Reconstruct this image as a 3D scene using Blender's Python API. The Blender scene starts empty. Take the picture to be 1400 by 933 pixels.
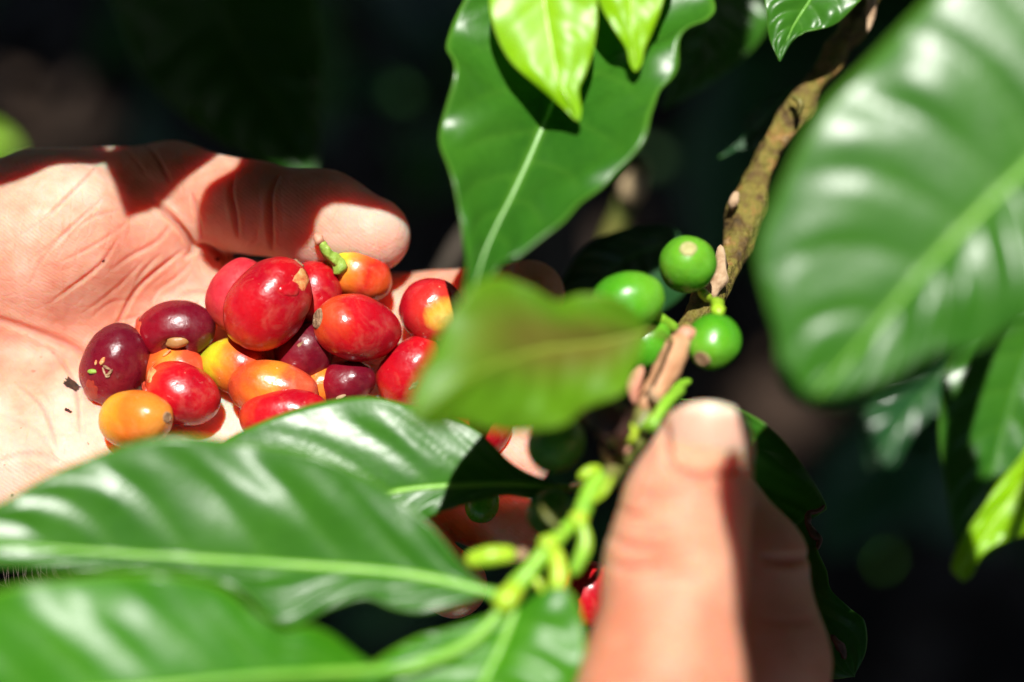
import bpy, math, random
import numpy as np
from mathutils import Vector, Matrix, noise
from mathutils.bvhtree import BVHTree

random.seed(7)
rng = np.random.default_rng(7)
S = bpy.context.scene
COL = S.collection

# ---------------------------------------------------------------- camera, light, exposure
PITCH = math.radians(55)                 # how far the camera looks down
LENS, FOCUS, FSTOP = 60.0, 0.318, 4.3
CAM = np.array([0.0, 0.0, 130.0])        # everything below is thought out in centimetres
RX = np.array([1.0, 0, 0])
FW = np.array([0, math.cos(PITCH), -math.sin(PITCH)])
UP = np.array([0, math.sin(PITCH), math.cos(PITCH)])
K = 1400 * LENS / 36.0                   # photo pixels per unit slope

cam = bpy.data.cameras.new('camera'); camo = bpy.data.objects.new('camera', cam); COL.objects.link(camo)
camo.location = CAM * .01
camo.rotation_euler = (math.pi / 2 - PITCH, 0, 0)
cam.lens = LENS; cam.sensor_width = 36; cam.clip_start = .005; cam.clip_end = 500
cam.dof.use_dof = True; cam.dof.focus_distance = FOCUS; cam.dof.aperture_fstop = FSTOP
S.camera = camo

LC = np.array([.01, .51, .86]); LC /= np.linalg.norm(LC)          # towards the sun: right, up, towards camera
LW = LC[0] * RX + LC[1] * UP - LC[2] * FW                          # the same in the world
SUN_EL = math.asin(LW[2]); SUN_AZ = math.atan2(LW[0], LW[1])
sun = bpy.data.lights.new('sun', 'SUN'); suno = bpy.data.objects.new('sun', sun); COL.objects.link(suno)
sun.energy = 5.0; sun.angle = math.radians(.53); sun.color = (1, .965, .91)
suno.location = (0, 0, 5)
suno.rotation_euler = Vector(LW).to_track_quat('Z', 'Y').to_euler()
world = bpy.data.worlds.new('World'); S.world = world; world.use_nodes = True
wn = world.node_tree; wn.nodes.clear()
sky = wn.nodes.new('ShaderNodeTexSky'); sky.sky_type = 'NISHITA'; sky.sun_disc = False
sky.sun_elevation = SUN_EL; sky.sun_rotation = SUN_AZ
bg = wn.nodes.new('ShaderNodeBackground'); bg.inputs[1].default_value = .062
wo = wn.nodes.new('ShaderNodeOutputWorld')
wn.links.new(sky.outputs[0], bg.inputs[0]); wn.links.new(bg.outputs[0], wo.inputs[0])
S.view_settings.view_transform = 'Standard'; S.view_settings.look = 'None'
S.view_settings.exposure = .53; S.view_settings.gamma = 1
S.render.engine = 'CYCLES'
S.cycles.use_denoising = True
S.cycles.max_bounces = 8
S.cycles.sample_clamp_indirect = 6

# ---------------------------------------------------------------- helpers
def c3(px, py, d):                        # photo pixel at a depth (cm) -> camera frame (right, up, depth) cm
    return np.array([(px - 700) / K * d, (466.5 - py) / K * d, d])
def c2w(a):                               # camera frame cm -> world metres
    a = np.asarray(a, float)
    return (CAM + a[..., 0:1] * RX + a[..., 1:2] * UP + a[..., 2:3] * FW) * .01
def P(px, py, d): return c2w(c3(px, py, d))
LCV = np.array([LC[0], LC[1], -LC[2]])    # sun direction in the camera frame (depth axis points away)

def tag(o, label=None, cat=None, group=None, kind=None):
    if label: o['label'] = label
    if cat: o['category'] = cat
    if group: o['group'] = group
    if kind: o['kind'] = kind
    return o
def empty(name, loc, label, cat, group=None):
    o = bpy.data.objects.new(name, None); COL.objects.link(o); o.location = Vector(loc)
    o.empty_display_size = .01
    return tag(o, label, cat, group)
def mesh(name, V, F, mat, parent=None, smooth=True, attrs=None, origin=None):
    """V in world metres; the object's origin goes to `origin` (world)"""
    V = np.asarray(V, float)
    if origin is None: origin = V.mean(0)
    origin = np.asarray(origin, float)
    me = bpy.data.meshes.new(name)
    me.from_pydata((V - origin).tolist(), [], F if isinstance(F, list) else F.tolist())
    for k, a in (attrs or {}).items():
        at = me.attributes.new(k, 'FLOAT', 'POINT'); at.data.foreach_set('value', np.asarray(a, np.float32))
    me.materials.append(mat)
    if smooth: me.polygons.foreach_set('use_smooth', [True] * len(me.polygons))
    me.update()
    o = bpy.data.objects.new(name, me); COL.objects.link(o)
    if parent is not None:
        o.parent = parent
        pl = parent_world(parent)
        o.location = Vector(origin) - pl
    else: o.location = Vector(origin)
    return o
def parent_world(p):
    l = Vector((0, 0, 0))
    while p is not None:
        l += p.location; p = p.parent
    return l
def spline(pts, n):
    """Catmull-Rom through pts, resampled to n points of equal arc length"""
    pts = np.asarray(pts, float)
    if len(pts) == 2:
        t = np.linspace(0, 1, n)[:, None]; return pts[0] * (1 - t) + pts[1] * t
    q = np.vstack([2 * pts[0] - pts[1], pts, 2 * pts[-1] - pts[-2]])
    out = []
    for i in range(1, len(q) - 2):
        t = np.linspace(0, 1, 24, endpoint=False)[:, None]
        a, b, c, d = q[i - 1], q[i], q[i + 1], q[i + 2]
        out.append(.5 * (2 * b + (c - a) * t + (2 * a - 5 * b + 4 * c - d) * t ** 2 + (3 * b - 3 * c + d - a) * t ** 3))
    out = np.vstack(out + [pts[-1:]])
    s = np.concatenate([[0], np.cumsum(np.linalg.norm(np.diff(out, axis=0), axis=1))])
    u = np.linspace(0, s[-1], n)
    return np.stack([np.interp(u, s, out[:, k]) for k in range(out.shape[1])], 1)
def grid_faces(nu, nv, wrap=False):
    F = []
    for i in range(nu - 1):
        for j in range(nv if wrap else nv - 1):
            j2 = (j + 1) % nv
            F.append((i * nv + j, i * nv + j2, (i + 1) * nv + j2, (i + 1) * nv + j))
    return F
def tube_geo(C, R, sides=12, jitter=0, seed=0):
    """C (n,3) centre line, R (n,) radii, same units; closed ends"""
    C = np.asarray(C, float); n = len(C); T = np.gradient(C, axis=0); T /= np.linalg.norm(T, axis=1)[:, None] + 1e-12
    ref = np.array([.31, .22, .92]); V = []
    for i in range(n):
        a = np.cross(T[i], ref); a /= np.linalg.norm(a); b = np.cross(T[i], a)
        for j in range(sides):
            th = 2 * math.pi * j / sides
            r = R[i]
            if jitter: r *= 1 + jitter * noise.noise(Vector((math.cos(th) * 1.6 + seed, math.sin(th) * 1.6, i * .28)))
            V.append(C[i] + r * (math.cos(th) * a + math.sin(th) * b))
    F = grid_faces(n, sides, True)
    V.append(C[0]); V.append(C[-1]); k = n * sides
    for j in range(sides):
        F.append((k, (j + 1) % sides, j)); F.append((k + 1, (n - 1) * sides + j, (n - 1) * sides + (j + 1) % sides))
    return np.array(V), F
def tube(name, pts, rad, mat, parent, n=24, sides=12, jitter=0, seed=0, round_end=True, label=None):
    """pts: (px,py,d) list; rad: list of radii in cm at equal steps"""
    C = spline([c3(*p) for p in pts], n)
    R = np.interp(np.linspace(0, 1, n), np.linspace(0, 1, len(rad)), rad)
    if round_end:
        s = np.concatenate([[0], np.cumsum(np.linalg.norm(np.diff(C, axis=0), axis=1))])
        for e in (s, s[-1] - s):
            x = np.clip(e / (R + 1e-6), 0.03, 1); R = R * np.sqrt(1 - (1 - x) ** 2)
    V, F = tube_geo(C, R, sides, jitter, seed)
    o = mesh(name, c2w(V), F, mat, parent, origin=c2w(C[0]))
    if label: o['label'] = label
    return o

# ---------------------------------------------------------------- materials
class NT:
    def __init__(s, name):
        s.m = bpy.data.materials.new(name); s.m.use_nodes = True; s.t = s.m.node_tree; s.t.nodes.clear()
        s.out = s.n('ShaderNodeOutputMaterial'); s.p = s.n('ShaderNodeBsdfPrincipled')
        s.l(s.p.outputs[0], s.out.inputs[0])
    def n(s, typ, **kw):
        x = s.t.nodes.new(typ)
        for k, v in kw.items():
            if hasattr(x, k): setattr(x, k, v)
            else: x.inputs[k].default_value = v
        return x
    def l(s, a, b): s.t.links.new(a, b)
    def noise(s, scale, detail=4, rough=.55, vec=None, dist=0):
        x = s.n('ShaderNodeTexNoise'); x.inputs['Scale'].default_value = scale; x.inputs['Detail'].default_value = detail
        x.inputs['Roughness'].default_value = rough; x.inputs['Distortion'].default_value = dist
        if vec is None: vec = s.coord()
        s.l(vec, x.inputs['Vector']); return x.outputs['Fac']
    def coord(s, stretch=None):
        c = s.n('ShaderNodeTexCoord').outputs['Object']
        if stretch:
            m = s.n('ShaderNodeMapping'); m.inputs['Scale'].default_value = stretch[0]
            m.inputs['Rotation'].default_value = stretch[1]; s.l(c, m.inputs['Vector']); c = m.outputs[0]
        return c
    def ramp(s, fac, stops):
        r = s.n('ShaderNodeValToRGB'); cr = r.color_ramp
        while len(cr.elements) < len(stops): cr.elements.new(.5)
        for e, (p, c) in zip(cr.elements, stops):
            e.position = p; e.color = (*c, 1) if len(c) == 3 else c
        s.l(fac, r.inputs[0]); return r.outputs[0]
    def mix(s, fac, a, b, mode='MIX'):
        x = s.n('ShaderNodeMix', data_type='RGBA', blend_type=mode)
        for v, k in ((fac, 0), (a, 6), (b, 7)):
            if hasattr(v, 'is_linked'): s.l(v, x.inputs[k])
            else: x.inputs[k].default_value = v if k == 0 else (*v, 1)
        return x.outputs[2]
    def math(s, op, a, b=0., c=0.):
        x = s.n('ShaderNodeMath', operation=op)
        for i, v in enumerate((a, b, c)):
            if hasattr(v, 'is_linked'): s.l(v, x.inputs[i])
            else: x.inputs[i].default_value = v
        return x.outputs[0]
    def attr(s, name):
        a = s.n('ShaderNodeAttribute'); a.attribute_name = name; return a.outputs['Fac']
    def bump(s, h, strength, dist):
        b = s.n('ShaderNodeBump'); b.inputs['Strength'].default_value = strength; b.inputs['Distance'].default_value = dist
        s.l(h, b.inputs['Height']); s.l(b.outputs[0], s.p.inputs['Normal']); return b.outputs[0]
    def set(s, **kw):
        for k, v in kw.items():
            i = s.p.inputs[k.replace('_', ' ')]
            if hasattr(v, 'is_linked'): s.l(v, i)
            elif isinstance(v, tuple) and len(v) == 3 and i.type == 'RGBA': i.default_value = (*v, 1)
            else: i.default_value = v
        return s

def leaf_material(name, base, base2, vein, rough=.36, trans=.25, tcol=None, stain=None, coat=.0, bmp=.35, spec=.54):
    n = NT(name)
    co = n.coord()
    mott = n.noise(28, 5, .6, co)
    col = n.ramp(mott, [(.32, base), (.68, base2)])
    fine = n.noise(700, 2, .6, co)
    col = n.mix(n.math('MULTIPLY', n.math('SUBTRACT', fine, .35), .35), col, tuple(min(1, c * 1.9) for c in base2))
    if stain:
        a = n.attr('stain'); sn = n.math('ADD', a, n.math('MULTIPLY', n.math('SUBTRACT', n.noise(60, 4, .6, co), .5), .5))
        col = n.mix(n.ramp(sn, [(.2, (0, 0, 0)), (.95, (1, 1, 1))]), col, stain)
    v = n.attr('vein')
    col = n.mix(n.math('MULTIPLY', v, .62), col, vein)
    e = n.attr('edge')
    col = n.mix(n.math('MULTIPLY', e, .55), col, vein)
    n.set(Base_Color=col, Roughness=n.ramp(n.noise(90, 3, .5, co), [(.3, (rough * .88,) * 3), (.7, (rough * 1.12,) * 3)]),
          IOR=1.45, Specular_IOR_Level=spec)
    n.p.inputs['Coat Weight'].default_value = coat; n.p.inputs['Coat Roughness'].default_value = .2
    h = n.math('ADD', n.math('MULTIPLY', n.noise(420, 3, .6, co), .5), n.math('MULTIPLY', v, -.6))
    b = n.bump(h, bmp, .0006)
    tr = n.n('ShaderNodeBsdfTranslucent'); n.l(b, tr.inputs['Normal'])
    tc = tcol or tuple(min(1, c * 2.2) for c in base2)
    n.l(n.mix(n.math('MULTIPLY', v, .5), tc, tuple(min(1, c * 1.3) for c in tc)), tr.inputs[0])
    mx = n.n('ShaderNodeMixShader'); mx.inputs[0].default_value = trans
    n.l(n.p.outputs[0], mx.inputs[1]); n.l(tr.outputs[0], mx.inputs[2]); n.l(mx.outputs[0], n.out.inputs[0])
    return n.m
GREEN = leaf_material('coffee_leaf_green', (.022, .112, .009), (.044, .165, .011), (.13, .32, .03), .33, .2, (.10, .36, .008))
GREENB = leaf_material('coffee_leaf_bright_green', (.030, .175, .004), (.062, .25, .005), (.22, .50, .03), .38, .3, (.12, .48, .01))
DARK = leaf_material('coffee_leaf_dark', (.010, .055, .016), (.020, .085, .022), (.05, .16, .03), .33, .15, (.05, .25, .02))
YOUNG = leaf_material('young_leaf', (.20, .46, .003), (.30, .57, .004), (.5, .75, .12), .36, .35, (.42, .85, .01), bmp=.06, spec=.4)
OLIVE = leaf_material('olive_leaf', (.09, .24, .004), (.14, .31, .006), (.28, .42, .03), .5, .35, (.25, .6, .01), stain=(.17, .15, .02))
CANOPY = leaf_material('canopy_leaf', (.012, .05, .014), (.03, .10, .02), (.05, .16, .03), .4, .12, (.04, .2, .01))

def simple(name, stops, nscale=60, rough=.5, bump=.3, bdist=.0005, bscale=400, sss=0, stretch=None, spec=.5):
    n = NT(name); co = n.coord(stretch)
    n.set(Base_Color=n.ramp(n.noise(nscale, 5, .6, co), stops), Roughness=rough, Specular_IOR_Level=spec)
    if sss:
        n.p.inputs['Subsurface Weight'].default_value = sss; n.p.inputs['Subsurface Radius'].default_value = (1, .6, .3)
        n.p.inputs['Subsurface Scale'].default_value = .002
    n.bump(n.noise(bscale, 4, .65, co), bump, bdist); return n.m
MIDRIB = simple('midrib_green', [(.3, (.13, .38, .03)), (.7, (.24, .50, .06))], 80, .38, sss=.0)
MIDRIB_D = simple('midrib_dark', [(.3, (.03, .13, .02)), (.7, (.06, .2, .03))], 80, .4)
MIDRIB_Y = simple('midrib_young', [(.3, (.40, .68, .06)), (.7, (.55, .78, .2))], 80, .25)
MIDRIB_P = simple('midrib_pale', [(.3, (.26, .48, .16)), (.7, (.42, .60, .34))], 120, .3)
MIDRIB_O = simple('midrib_olive', [(.3, (.26, .36, .04)), (.7, (.30, .36, .05))], 80, .5)
BARK = simple('branch_bark', [(.3, (.03, .018, .006)), (.42, (.14, .085, .02)), (.53, (.20, .17, .025)), (.63, (.30, .16, .04)), (.75, (.46, .32, .15))], 210, .6, 1, .002, 520)
BARKP = simple('peeling_bark', [(.3, (.42, .19, .09)), (.55, (.62, .34, .18)), (.75, (.70, .48, .30))], 220, .6, .5, .0006, 700)
STEMG = simple('green_stem', [(.3, (.14, .36, .02)), (.55, (.24, .50, .03)), (.8, (.38, .46, .06))], 120, .38, .3, .0004, 500, sss=.2)
STEMY = simple('yellow_green_stub', [(.3, (.28, .52, .02)), (.7, (.45, .62, .04))], 140, .38, .3, .0004, 500, sss=.2)
STEMO = simple('olive_stem', [(.3, (.09, .12, .02)), (.6, (.18, .17, .04)), (.8, (.25, .14, .05))], 140, .5, .4, .0006, 500)
DRY = simple('dry_stipule', [(.3, (.28, .15, .07)), (.7, (.62, .45, .28))], 260, .7, .7, .0006, 900)
PINKB = simple('pink_bract', [(.3, (.50, .20, .13)), (.7, (.70, .38, .25))], 260, .55, .4, .0004, 900)
TRUNK = simple('shrub_trunk', [(.3, (.03, .022, .015)), (.7, (.09, .07, .05))], 30, .85, .9, .004, 120)
TWIG = simple('pale_twig', [(.3, (.36, .26, .13)), (.7, (.55, .42, .25))], 150, .65, .5, .0006, 700)

# skin ------------------------------------------------------------
def skin_material(name, a, b, c, ridge=True):
    n = NT(name); co = n.coord()
    m1 = n.noise(26, 5, .6, co); m2 = n.noise(120, 4, .6, co)
    col = n.ramp(n.math('ADD', n.math('MULTIPLY', m1, .7), n.math('MULTIPLY', m2, .3)), [(.40, a), (.51, b), (.62, c)])
    cr = n.attr('crease')
    col = n.mix(n.math('MULTIPLY', cr, .6), col, (.55, .13, .08))
    red = n.attr('red')
    col = n.mix(n.math('MULTIPLY', red, .8), col, (.72, .30, .21))
    sp = n.noise(520, 2, .5, co)
    sp2 = n.noise(45, 2, .5, co)
    speck = n.math('MULTIPLY', n.ramp(sp, [(.735, (0, 0, 0)), (.76, (1, 1, 1))]), n.ramp(sp2, [(.5, (0, 0, 0)), (.56, (1, 1, 1))]))
    col = n.mix(n.math('MULTIPLY', speck, .8), col, (.16, .07, .035))
    n.set(Base_Color=col, Roughness=n.ramp(n.noise(300, 3, .5, co), [(.3, (.46,) * 3), (.7, (.66,) * 3)]), Specular_IOR_Level=.3)
    n.p.inputs['Subsurface Weight'].default_value = 1
    n.p.inputs['Subsurface Radius'].default_value = (1, .17, .07)
    n.p.inputs['Subsurface Scale'].default_value = .0095
    # friction ridges: long bending parallel lines, fine cross lines
    w = n.n('ShaderNodeTexWave', wave_type='BANDS', bands_direction='DIAGONAL')
    w.inputs['Scale'].default_value = 560; w.inputs['Distortion'].default_value = 16; w.inputs['Detail'].default_value = 2
    w.inputs['Detail Scale'].default_value = .09
    n.l(co, w.inputs['Vector'])
    vo = n.n('ShaderNodeTexVoronoi', feature='DISTANCE_TO_EDGE'); vo.inputs['Scale'].default_value = 330
    mp = n.n('ShaderNodeMapping'); mp.inputs['Rotation'].default_value = (.5, .3, .7); mp.inputs['Scale'].default_value = (1, .45, 1)
    n.l(co, mp.inputs['Vector']); n.l(mp.outputs[0], vo.inputs['Vector'])
    h = n.math('ADD', n.math('MULTIPLY', w.outputs['Fac'], .16 if ridge else .12), n.math('MULTIPLY', n.math('MINIMUM', vo.outputs['Distance'], .12), 2.4))
    h = n.math('ADD', h, n.math('MULTIPLY', n.noise(900, 3, .6, co), .5))
    h = n.math('ADD', h, n.math('MULTIPLY', n.noise(150, 3, .7, co, 1.5), 1.3))
    n.bump(h, .68, .00022)
    return n.m
SKIN = skin_material('palm_skin', (.62, .22, .14), (.73, .36, .255), (.80, .52, .42))
SKIN2 = skin_material('back_of_thumb_skin', (.60, .22, .13), (.72, .35, .225), (.78, .45, .32), False)

# ---------------------------------------------------------------- implicit hands
def sd_cone(p, a, b, ra, rb):
    a = np.asarray(a); b = np.asarray(b); ab = b - a
    t = np.clip(((p - a) @ ab) / (ab @ ab), 0, 1)
    return np.linalg.norm(p - a - t[:, None] * ab, axis=1) - (ra + (rb - ra) * t)
def sd_ell(p, c, R, rad):
    q = (p - np.asarray(c)) @ np.asarray(R).T / np.asarray(rad)
    k = np.linalg.norm(q, axis=1)
    return (k - 1) * min(rad) * np.clip(k, .6, 1.3)
def smin(a, b, k):
    h = np.clip(.5 + .5 * (b - a) / k, 0, 1)
    return b * (1 - h) + a * h - k * h * (1 - h)
def surface_nets(f, lo, hi, h):
    n = [int(math.ceil((hi[k] - lo[k]) / h)) + 1 for k in range(3)]
    ax = [lo[k] + h * np.arange(n[k]) for k in range(3)]
    G = np.stack(np.meshgrid(*ax, indexing='ij'), -1).reshape(-1, 3)
    D = np.empty(len(G), np.float32)
    for i in range(0, len(G), 400000): D[i:i + 400000] = f(G[i:i + 400000])
    D = D.reshape(n)
    D[0] = D[-1] = 1; D[:, 0] = D[:, -1] = 1; D[:, :, 0] = D[:, :, -1] = 1
    sgn = D < 0
    c = np.zeros([n[0] - 1, n[1] - 1, n[2] - 1], np.int32)
    corners = [(i, j, k) for i in (0, 1) for j in (0, 1) for k in (0, 1)]
    sl = lambda i, j, k: (slice(i, n[0] - 1 + i), slice(j, n[1] - 1 + j), slice(k, n[2] - 1 + k))
    for q in corners: c += sgn[sl(*q)]
    act = (c > 0) & (c < 8)
    idx = -np.ones(c.shape, np.int64); cells = np.argwhere(act); idx[act] = np.arange(len(cells))
    acc = np.zeros((len(cells), 3)); cnt = np.zeros(len(cells))
    vals = {q: D[sl(*q)][act] for q in corners}
    for q in corners:
        for ax_ in range(3):
            if q[ax_] == 0:
                r = list(q); r[ax_] = 1; r = tuple(r)
                a, b = vals[q], vals[r]; m = (a < 0) != (b < 0)
                t = np.where(m, a / np.where(m, a - b, 1), 0)
                pt = np.tile(np.array(q, float), (len(cells), 1)); pt[:, ax_] += t
                acc[m] += pt[m]; cnt[m] += 1
    V = (cells + acc / np.maximum(cnt, 1)[:, None]) * h + np.array(lo)
    F = []
    for a in range(3):
        b, d = (a + 1) % 3, (a + 2) % 3
        s0 = [slice(None)] * 3; s1 = [slice(None)] * 3; s0[a] = slice(0, -1); s1[a] = slice(1, None)
        e0, e1 = sgn[tuple(s0)], sgn[tuple(s1)]
        E = np.argwhere(e0 != e1)
        E = E[(E[:, b] > 0) & (E[:, d] > 0) & (E[:, b] < n[b] - 1) & (E[:, d] < n[d] - 1)]
        flip = e0[tuple(E.T)]
        def cell(db, dd):
            q = E.copy(); q[:, b] -= db; q[:, d] -= dd; return idx[tuple(q.T)]
        Q = np.stack([cell(1, 1), cell(0, 1), cell(0, 0), cell(1, 0)], 1)
        Q[~flip] = Q[~flip][:, ::-1]
        F.append(Q)
    return V, np.vstack(F)
def subdivide(V, F):
    nV = len(V)
    E = np.sort(np.concatenate([F[:, [0, 1]], F[:, [1, 2]], F[:, [2, 3]], F[:, [3, 0]]]), axis=1)
    key = E[:, 0].astype(np.int64) * nV + E[:, 1]
    u, inv = np.unique(key, return_inverse=True)
    M = .5 * (V[u // nV] + V[u % nV]); C = V[F].mean(1)
    m = len(F); e = inv.reshape(4, m).T + nV; c = np.arange(m) + nV + len(u)
    Q = [np.stack([F[:, k], e[:, k], c, e[:, (k + 3) % 4]], 1) for k in range(4)]
    return np.vstack([V, M, C]), np.vstack(Q)
def gradn(f, V, e=.01):
    g = np.stack([f(V + np.eye(3)[k] * e) - f(V - np.eye(3)[k] * e) for k in range(3)], 1)
    return g / (np.linalg.norm(g, axis=1)[:, None] + 1e-9)
def project(f, V, it=3):
    for _ in range(it):
        V = V - np.clip(f(V), -.2, .2)[:, None] * gradn(f, V) * .9
    return V
def relax(V, F, it):
    E = np.concatenate([F[:, [0, 1]], F[:, [1, 2]], F[:, [2, 3]], F[:, [3, 0]]])
    deg = np.bincount(E.ravel(), minlength=len(V))[:, None]
    for _ in range(it):
        A = np.zeros_like(V)
        for k in range(3):
            A[:, k] = np.bincount(E[:, 0], V[E[:, 1], k], len(V)) + np.bincount(E[:, 1], V[E[:, 0], k], len(V))
        V = V * .4 + .6 * A / np.maximum(deg, 1)
    return V
def seg_dist(px, py, pts):
    best = np.full(len(px), 1e9); par = np.zeros(len(px)); n = len(pts) - 1
    for i, ((x0, y0), (x1, y1)) in enumerate(zip(pts[:-1], pts[1:])):
        dx, dy = x1 - x0, y1 - y0
        t = np.clip(((px - x0) * dx + (py - y0) * dy) / (dx * dx + dy * dy + 1e-9), 0, 1)
        d = np.hypot(px - x0 - t * dx, py - y0 - t * dy); m = d < best
        best[m] = d[m]; par[m] = (i + t[m]) / n
    return best, np.sin(np.pi * np.clip(par, 0, 1)) ** .7
def build_hand(name, f, lo, hi, h, creases, reds, mat, label, nsub=2):
    V, F = surface_nets(f, lo, hi, h)
    V = project(f, relax(V, F, 3), 3)
    for i in range(nsub):
        V, F = subdivide(V, F); V = project(f, V, 2 - i)
    N = gradn(f, V)
    px = 700 + V[:, 0] / V[:, 2] * K; py = 466.5 - V[:, 1] / V[:, 2] * K
    front = np.clip(-N[:, 2] * 1.6 + .25, 0, 1)
    disp = np.zeros(len(V)); cr = np.zeros(len(V)); red = np.zeros(len(V))
    for pts, w, dep, lip in creases:          # pts in photo px, width px, depth cm
        pp = spline([(x, y, 0) for x, y in pts], max(8, 3 * len(pts)))[:, :2]
        d, tp = seg_dist(px, py, pp)
        if dep < .055: w, dep, lip = w * 1.15, dep * .6, lip * .5
        L = np.exp(-(d / (w * (.55 + .45 * tp))) ** 2) * tp
        disp += front * (-dep * L + lip * tp * np.exp(-((d - 2.2 * w) / (1.3 * w)) ** 2))
        cr = np.maximum(cr, front * L * min(1, dep / .06))
    for (x, y, rx, ry, s) in reds:
        red = np.maximum(red, s * np.exp(-((px - x) / rx) ** 2 - ((py - y) / ry) ** 2))
    low = np.array([noise.noise(Vector(v * .9)) for v in V[::1]]) * .035
    V = V + N * (disp + low)[:, None]
    o = mesh(name, c2w(V), F, mat, None, attrs={'crease': cr, 'red': red}, origin=c2w(np.median(V, axis=0)))
    return tag(o, label, 'hand'), V, F

# the open hand: palm up, wrist off to the left, thumb along the top, fingers to the right
def f_left(p):
    g = c3
    d = sd_cone(p, g(-620, 560, 34.5), g(-170, 500, 34.2), 2.7, 2.5)                     # wrist
    for a in ((-120, 420, 35.0, 440, 440, 34.6, 1.7, 1.05), (-130, 490, 34.9, 430, 505, 34.3, 1.7, 1.1),
              (-130, 560, 34.6, 410, 580, 33.7, 1.6, 1.05), (-130, 640, 33.8, 390, 660, 32.9, 1.6, 1.0)):
        d = smin(d, sd_cone(p, g(*a[:3]), g(*a[3:6]), a[6], a[7]), 1.3)
    d = smin(d, sd_cone(p, g(-140, 350, 33.9), g(90, 330, 33.6), 1.9, 1.62), .9)            # ball of the thumb
    d = smin(d, sd_cone(p, g(90, 330, 33.6), g(180, 330, 33.85), 1.62, 1.12), .35)
    d = smin(d, sd_cone(p, g(-140, 640, 33.0), g(150, 660, 32.9), 1.75, 1.3), 1.2)          # heel of the hand
    d = smin(d, sd_cone(p, g(240, 372, 34.1), g(292, 388, 34.1), .75, .55), .25)            # fold of the web
    # fingers, curling up a little at the ends
    def finger(q, k=.45):
        e = None
        for (x0, y0, z0, r0), (x1, y1, z1, r1) in zip(q[:-1], q[1:]):
            s = sd_cone(p, g(x0, y0, z0), g(x1, y1, z1), r0, r1)
            e = s if e is None else smin(e, s, .18)
        return e
    d = smin(d, finger([(440, 440, 34.6, 1.0), (590, 432, 34.5, .88), (668, 420, 34.0, .82), (722, 405, 33.4, .72)]), .4)
    d = smin(d, finger([(430, 510, 34.3, 1.0), (600, 540, 34.2, .90), (690, 585, 33.4, .82), (705, 628, 32.7, .70)]), .4)
    d = smin(d, finger([(410, 585, 33.7, 1.0), (560, 640, 33.5, .88), (655, 690, 32.9, .80), (705, 722, 32.3, .70)]), .4)
    d = smin(d, finger([(390, 660, 32.9, .9), (500, 730, 32.6, .78), (570, 770, 32.0, .72), (620, 800, 31.6, .62)]), .4)
    # thumb
    t = sd_cone(p, g(60, 300, 34.6), g(235, 268, 34.3), 1.45, 1.02)
    t = smin(t, sd_cone(p, g(235, 268, 34.3), g(345, 284, 33.7), 1.03, .93), .3)
    t = smin(t, sd_cone(p, g(345, 284, 33.7), g(440, 302, 33.3), .88, .95), .16)
    t = smin(t, sd_cone(p, g(440, 302, 33.3), g(507, 320, 33.2), .95, .76), .3)
    return smin(d, t, .30)
hand_creases = [
    ([(208, 272), (232, 296), (252, 318), (264, 340), (250, 352)], 4, .13, .05),
    ([(262, 334), (282, 338), (303, 352), (312, 362)], 4, .11, .04),
    ([(60, 300), (100, 262), (135, 225)], 2.4, .05, .01),
    ([(165, 320), (140, 360), (95, 395), (60, 420)], 2.2, .05, .01),
    ([(222, 345), (196, 372), (178, 400)], 2.2, .05, .01),
    ([(20, 520), (60, 560), (80, 620)], 3, .05, .01),
    ([(60, 470), (100, 520), (110, 600)], 2.6, .05, .01),
    ([(322, 238), (316, 262), (321, 290), (326, 325)], 3.0, .10, .02),
    ([(382, 240), (370, 262), (369, 300), (372, 345)], 3.2, .13, .03),
    ([(262, 262), (268, 292), (276, 325)], 3, .07, .01),
    ([(-60, 415), (0, 437), (60, 458), (112, 482), (170, 540)], 5, .06, .02),
    ([(255, 338), (225, 362), (190, 392), (168, 428), (150, 470)], 2.6, .07, .015),
    ([(235, 305), (215, 330), (180, 350), (150, 372)], 2.6, .05, .012),
    ([(268, 352), (240, 380), (215, 398), (205, 420)], 2.4, .045, .01),
    ([(200, 352), (170, 385), (140, 410), (110, 430)], 2.2, .035, .008),
    ([(150, 262), (110, 300), (60, 350), (35, 400)], 2.2, .03, .006),
    ([(180, 300), (130, 335), (80, 360)], 2.0, .028, .006),
    ([(170, 285), (120, 300), (90, 330)], 2.0, .024, .006),
    ([(190, 190), (215, 215), (238, 262)], 2.6, .05, .01),
    ([(160, 192), (190, 225), (205, 250)], 2.2, .03, .008),
    ([(235, 410), (262, 400), (300, 402)], 2.4, .04, .01),
    ([(120, 440), (150, 415), (190, 408)], 1.8, .03, .006),
    ([(135, 460), (160, 440), (200, 430)], 1.8, .03, .006),
    ([(10, 330), (60, 300), (110, 250)], 1.8, .02, .004),
    ([(30, 365), (80, 325), (130, 280)], 1.8, .02, .004),
    ([(-20, 640), (40, 620), (100, 640)], 4, .03, .006),
    ([(-20, 560), (50, 590), (90, 660)], 3, .02, .006),
    ([(340, 340), (350, 328), (352, 312)], 2, .03, .006),
]
hand_reds = [(330, 300, 90, 60, .7), (500, 320, 60, 50, .6), (250, 385, 40, 40, .5), (190, 355, 50, 40, .45),
             (40, 470, 80, 25, .35), (10, 640, 50, 60, .35), (700, 610, 60, 60, .6), (210, 300, 40, 40, .3)]
OPEN, HV, HF = build_hand('open_hand', f_left, (-22, -6.6, 29.5), (3.2, 5.6, 38.5), .12, hand_creases, hand_reds, SKIN,
    'bare open hand, palm up, cupping the pile of picked red coffee cherries')
bvh = BVHTree.FromPolygons([tuple(v) for v in HV], [tuple(q) for q in HF])
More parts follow.
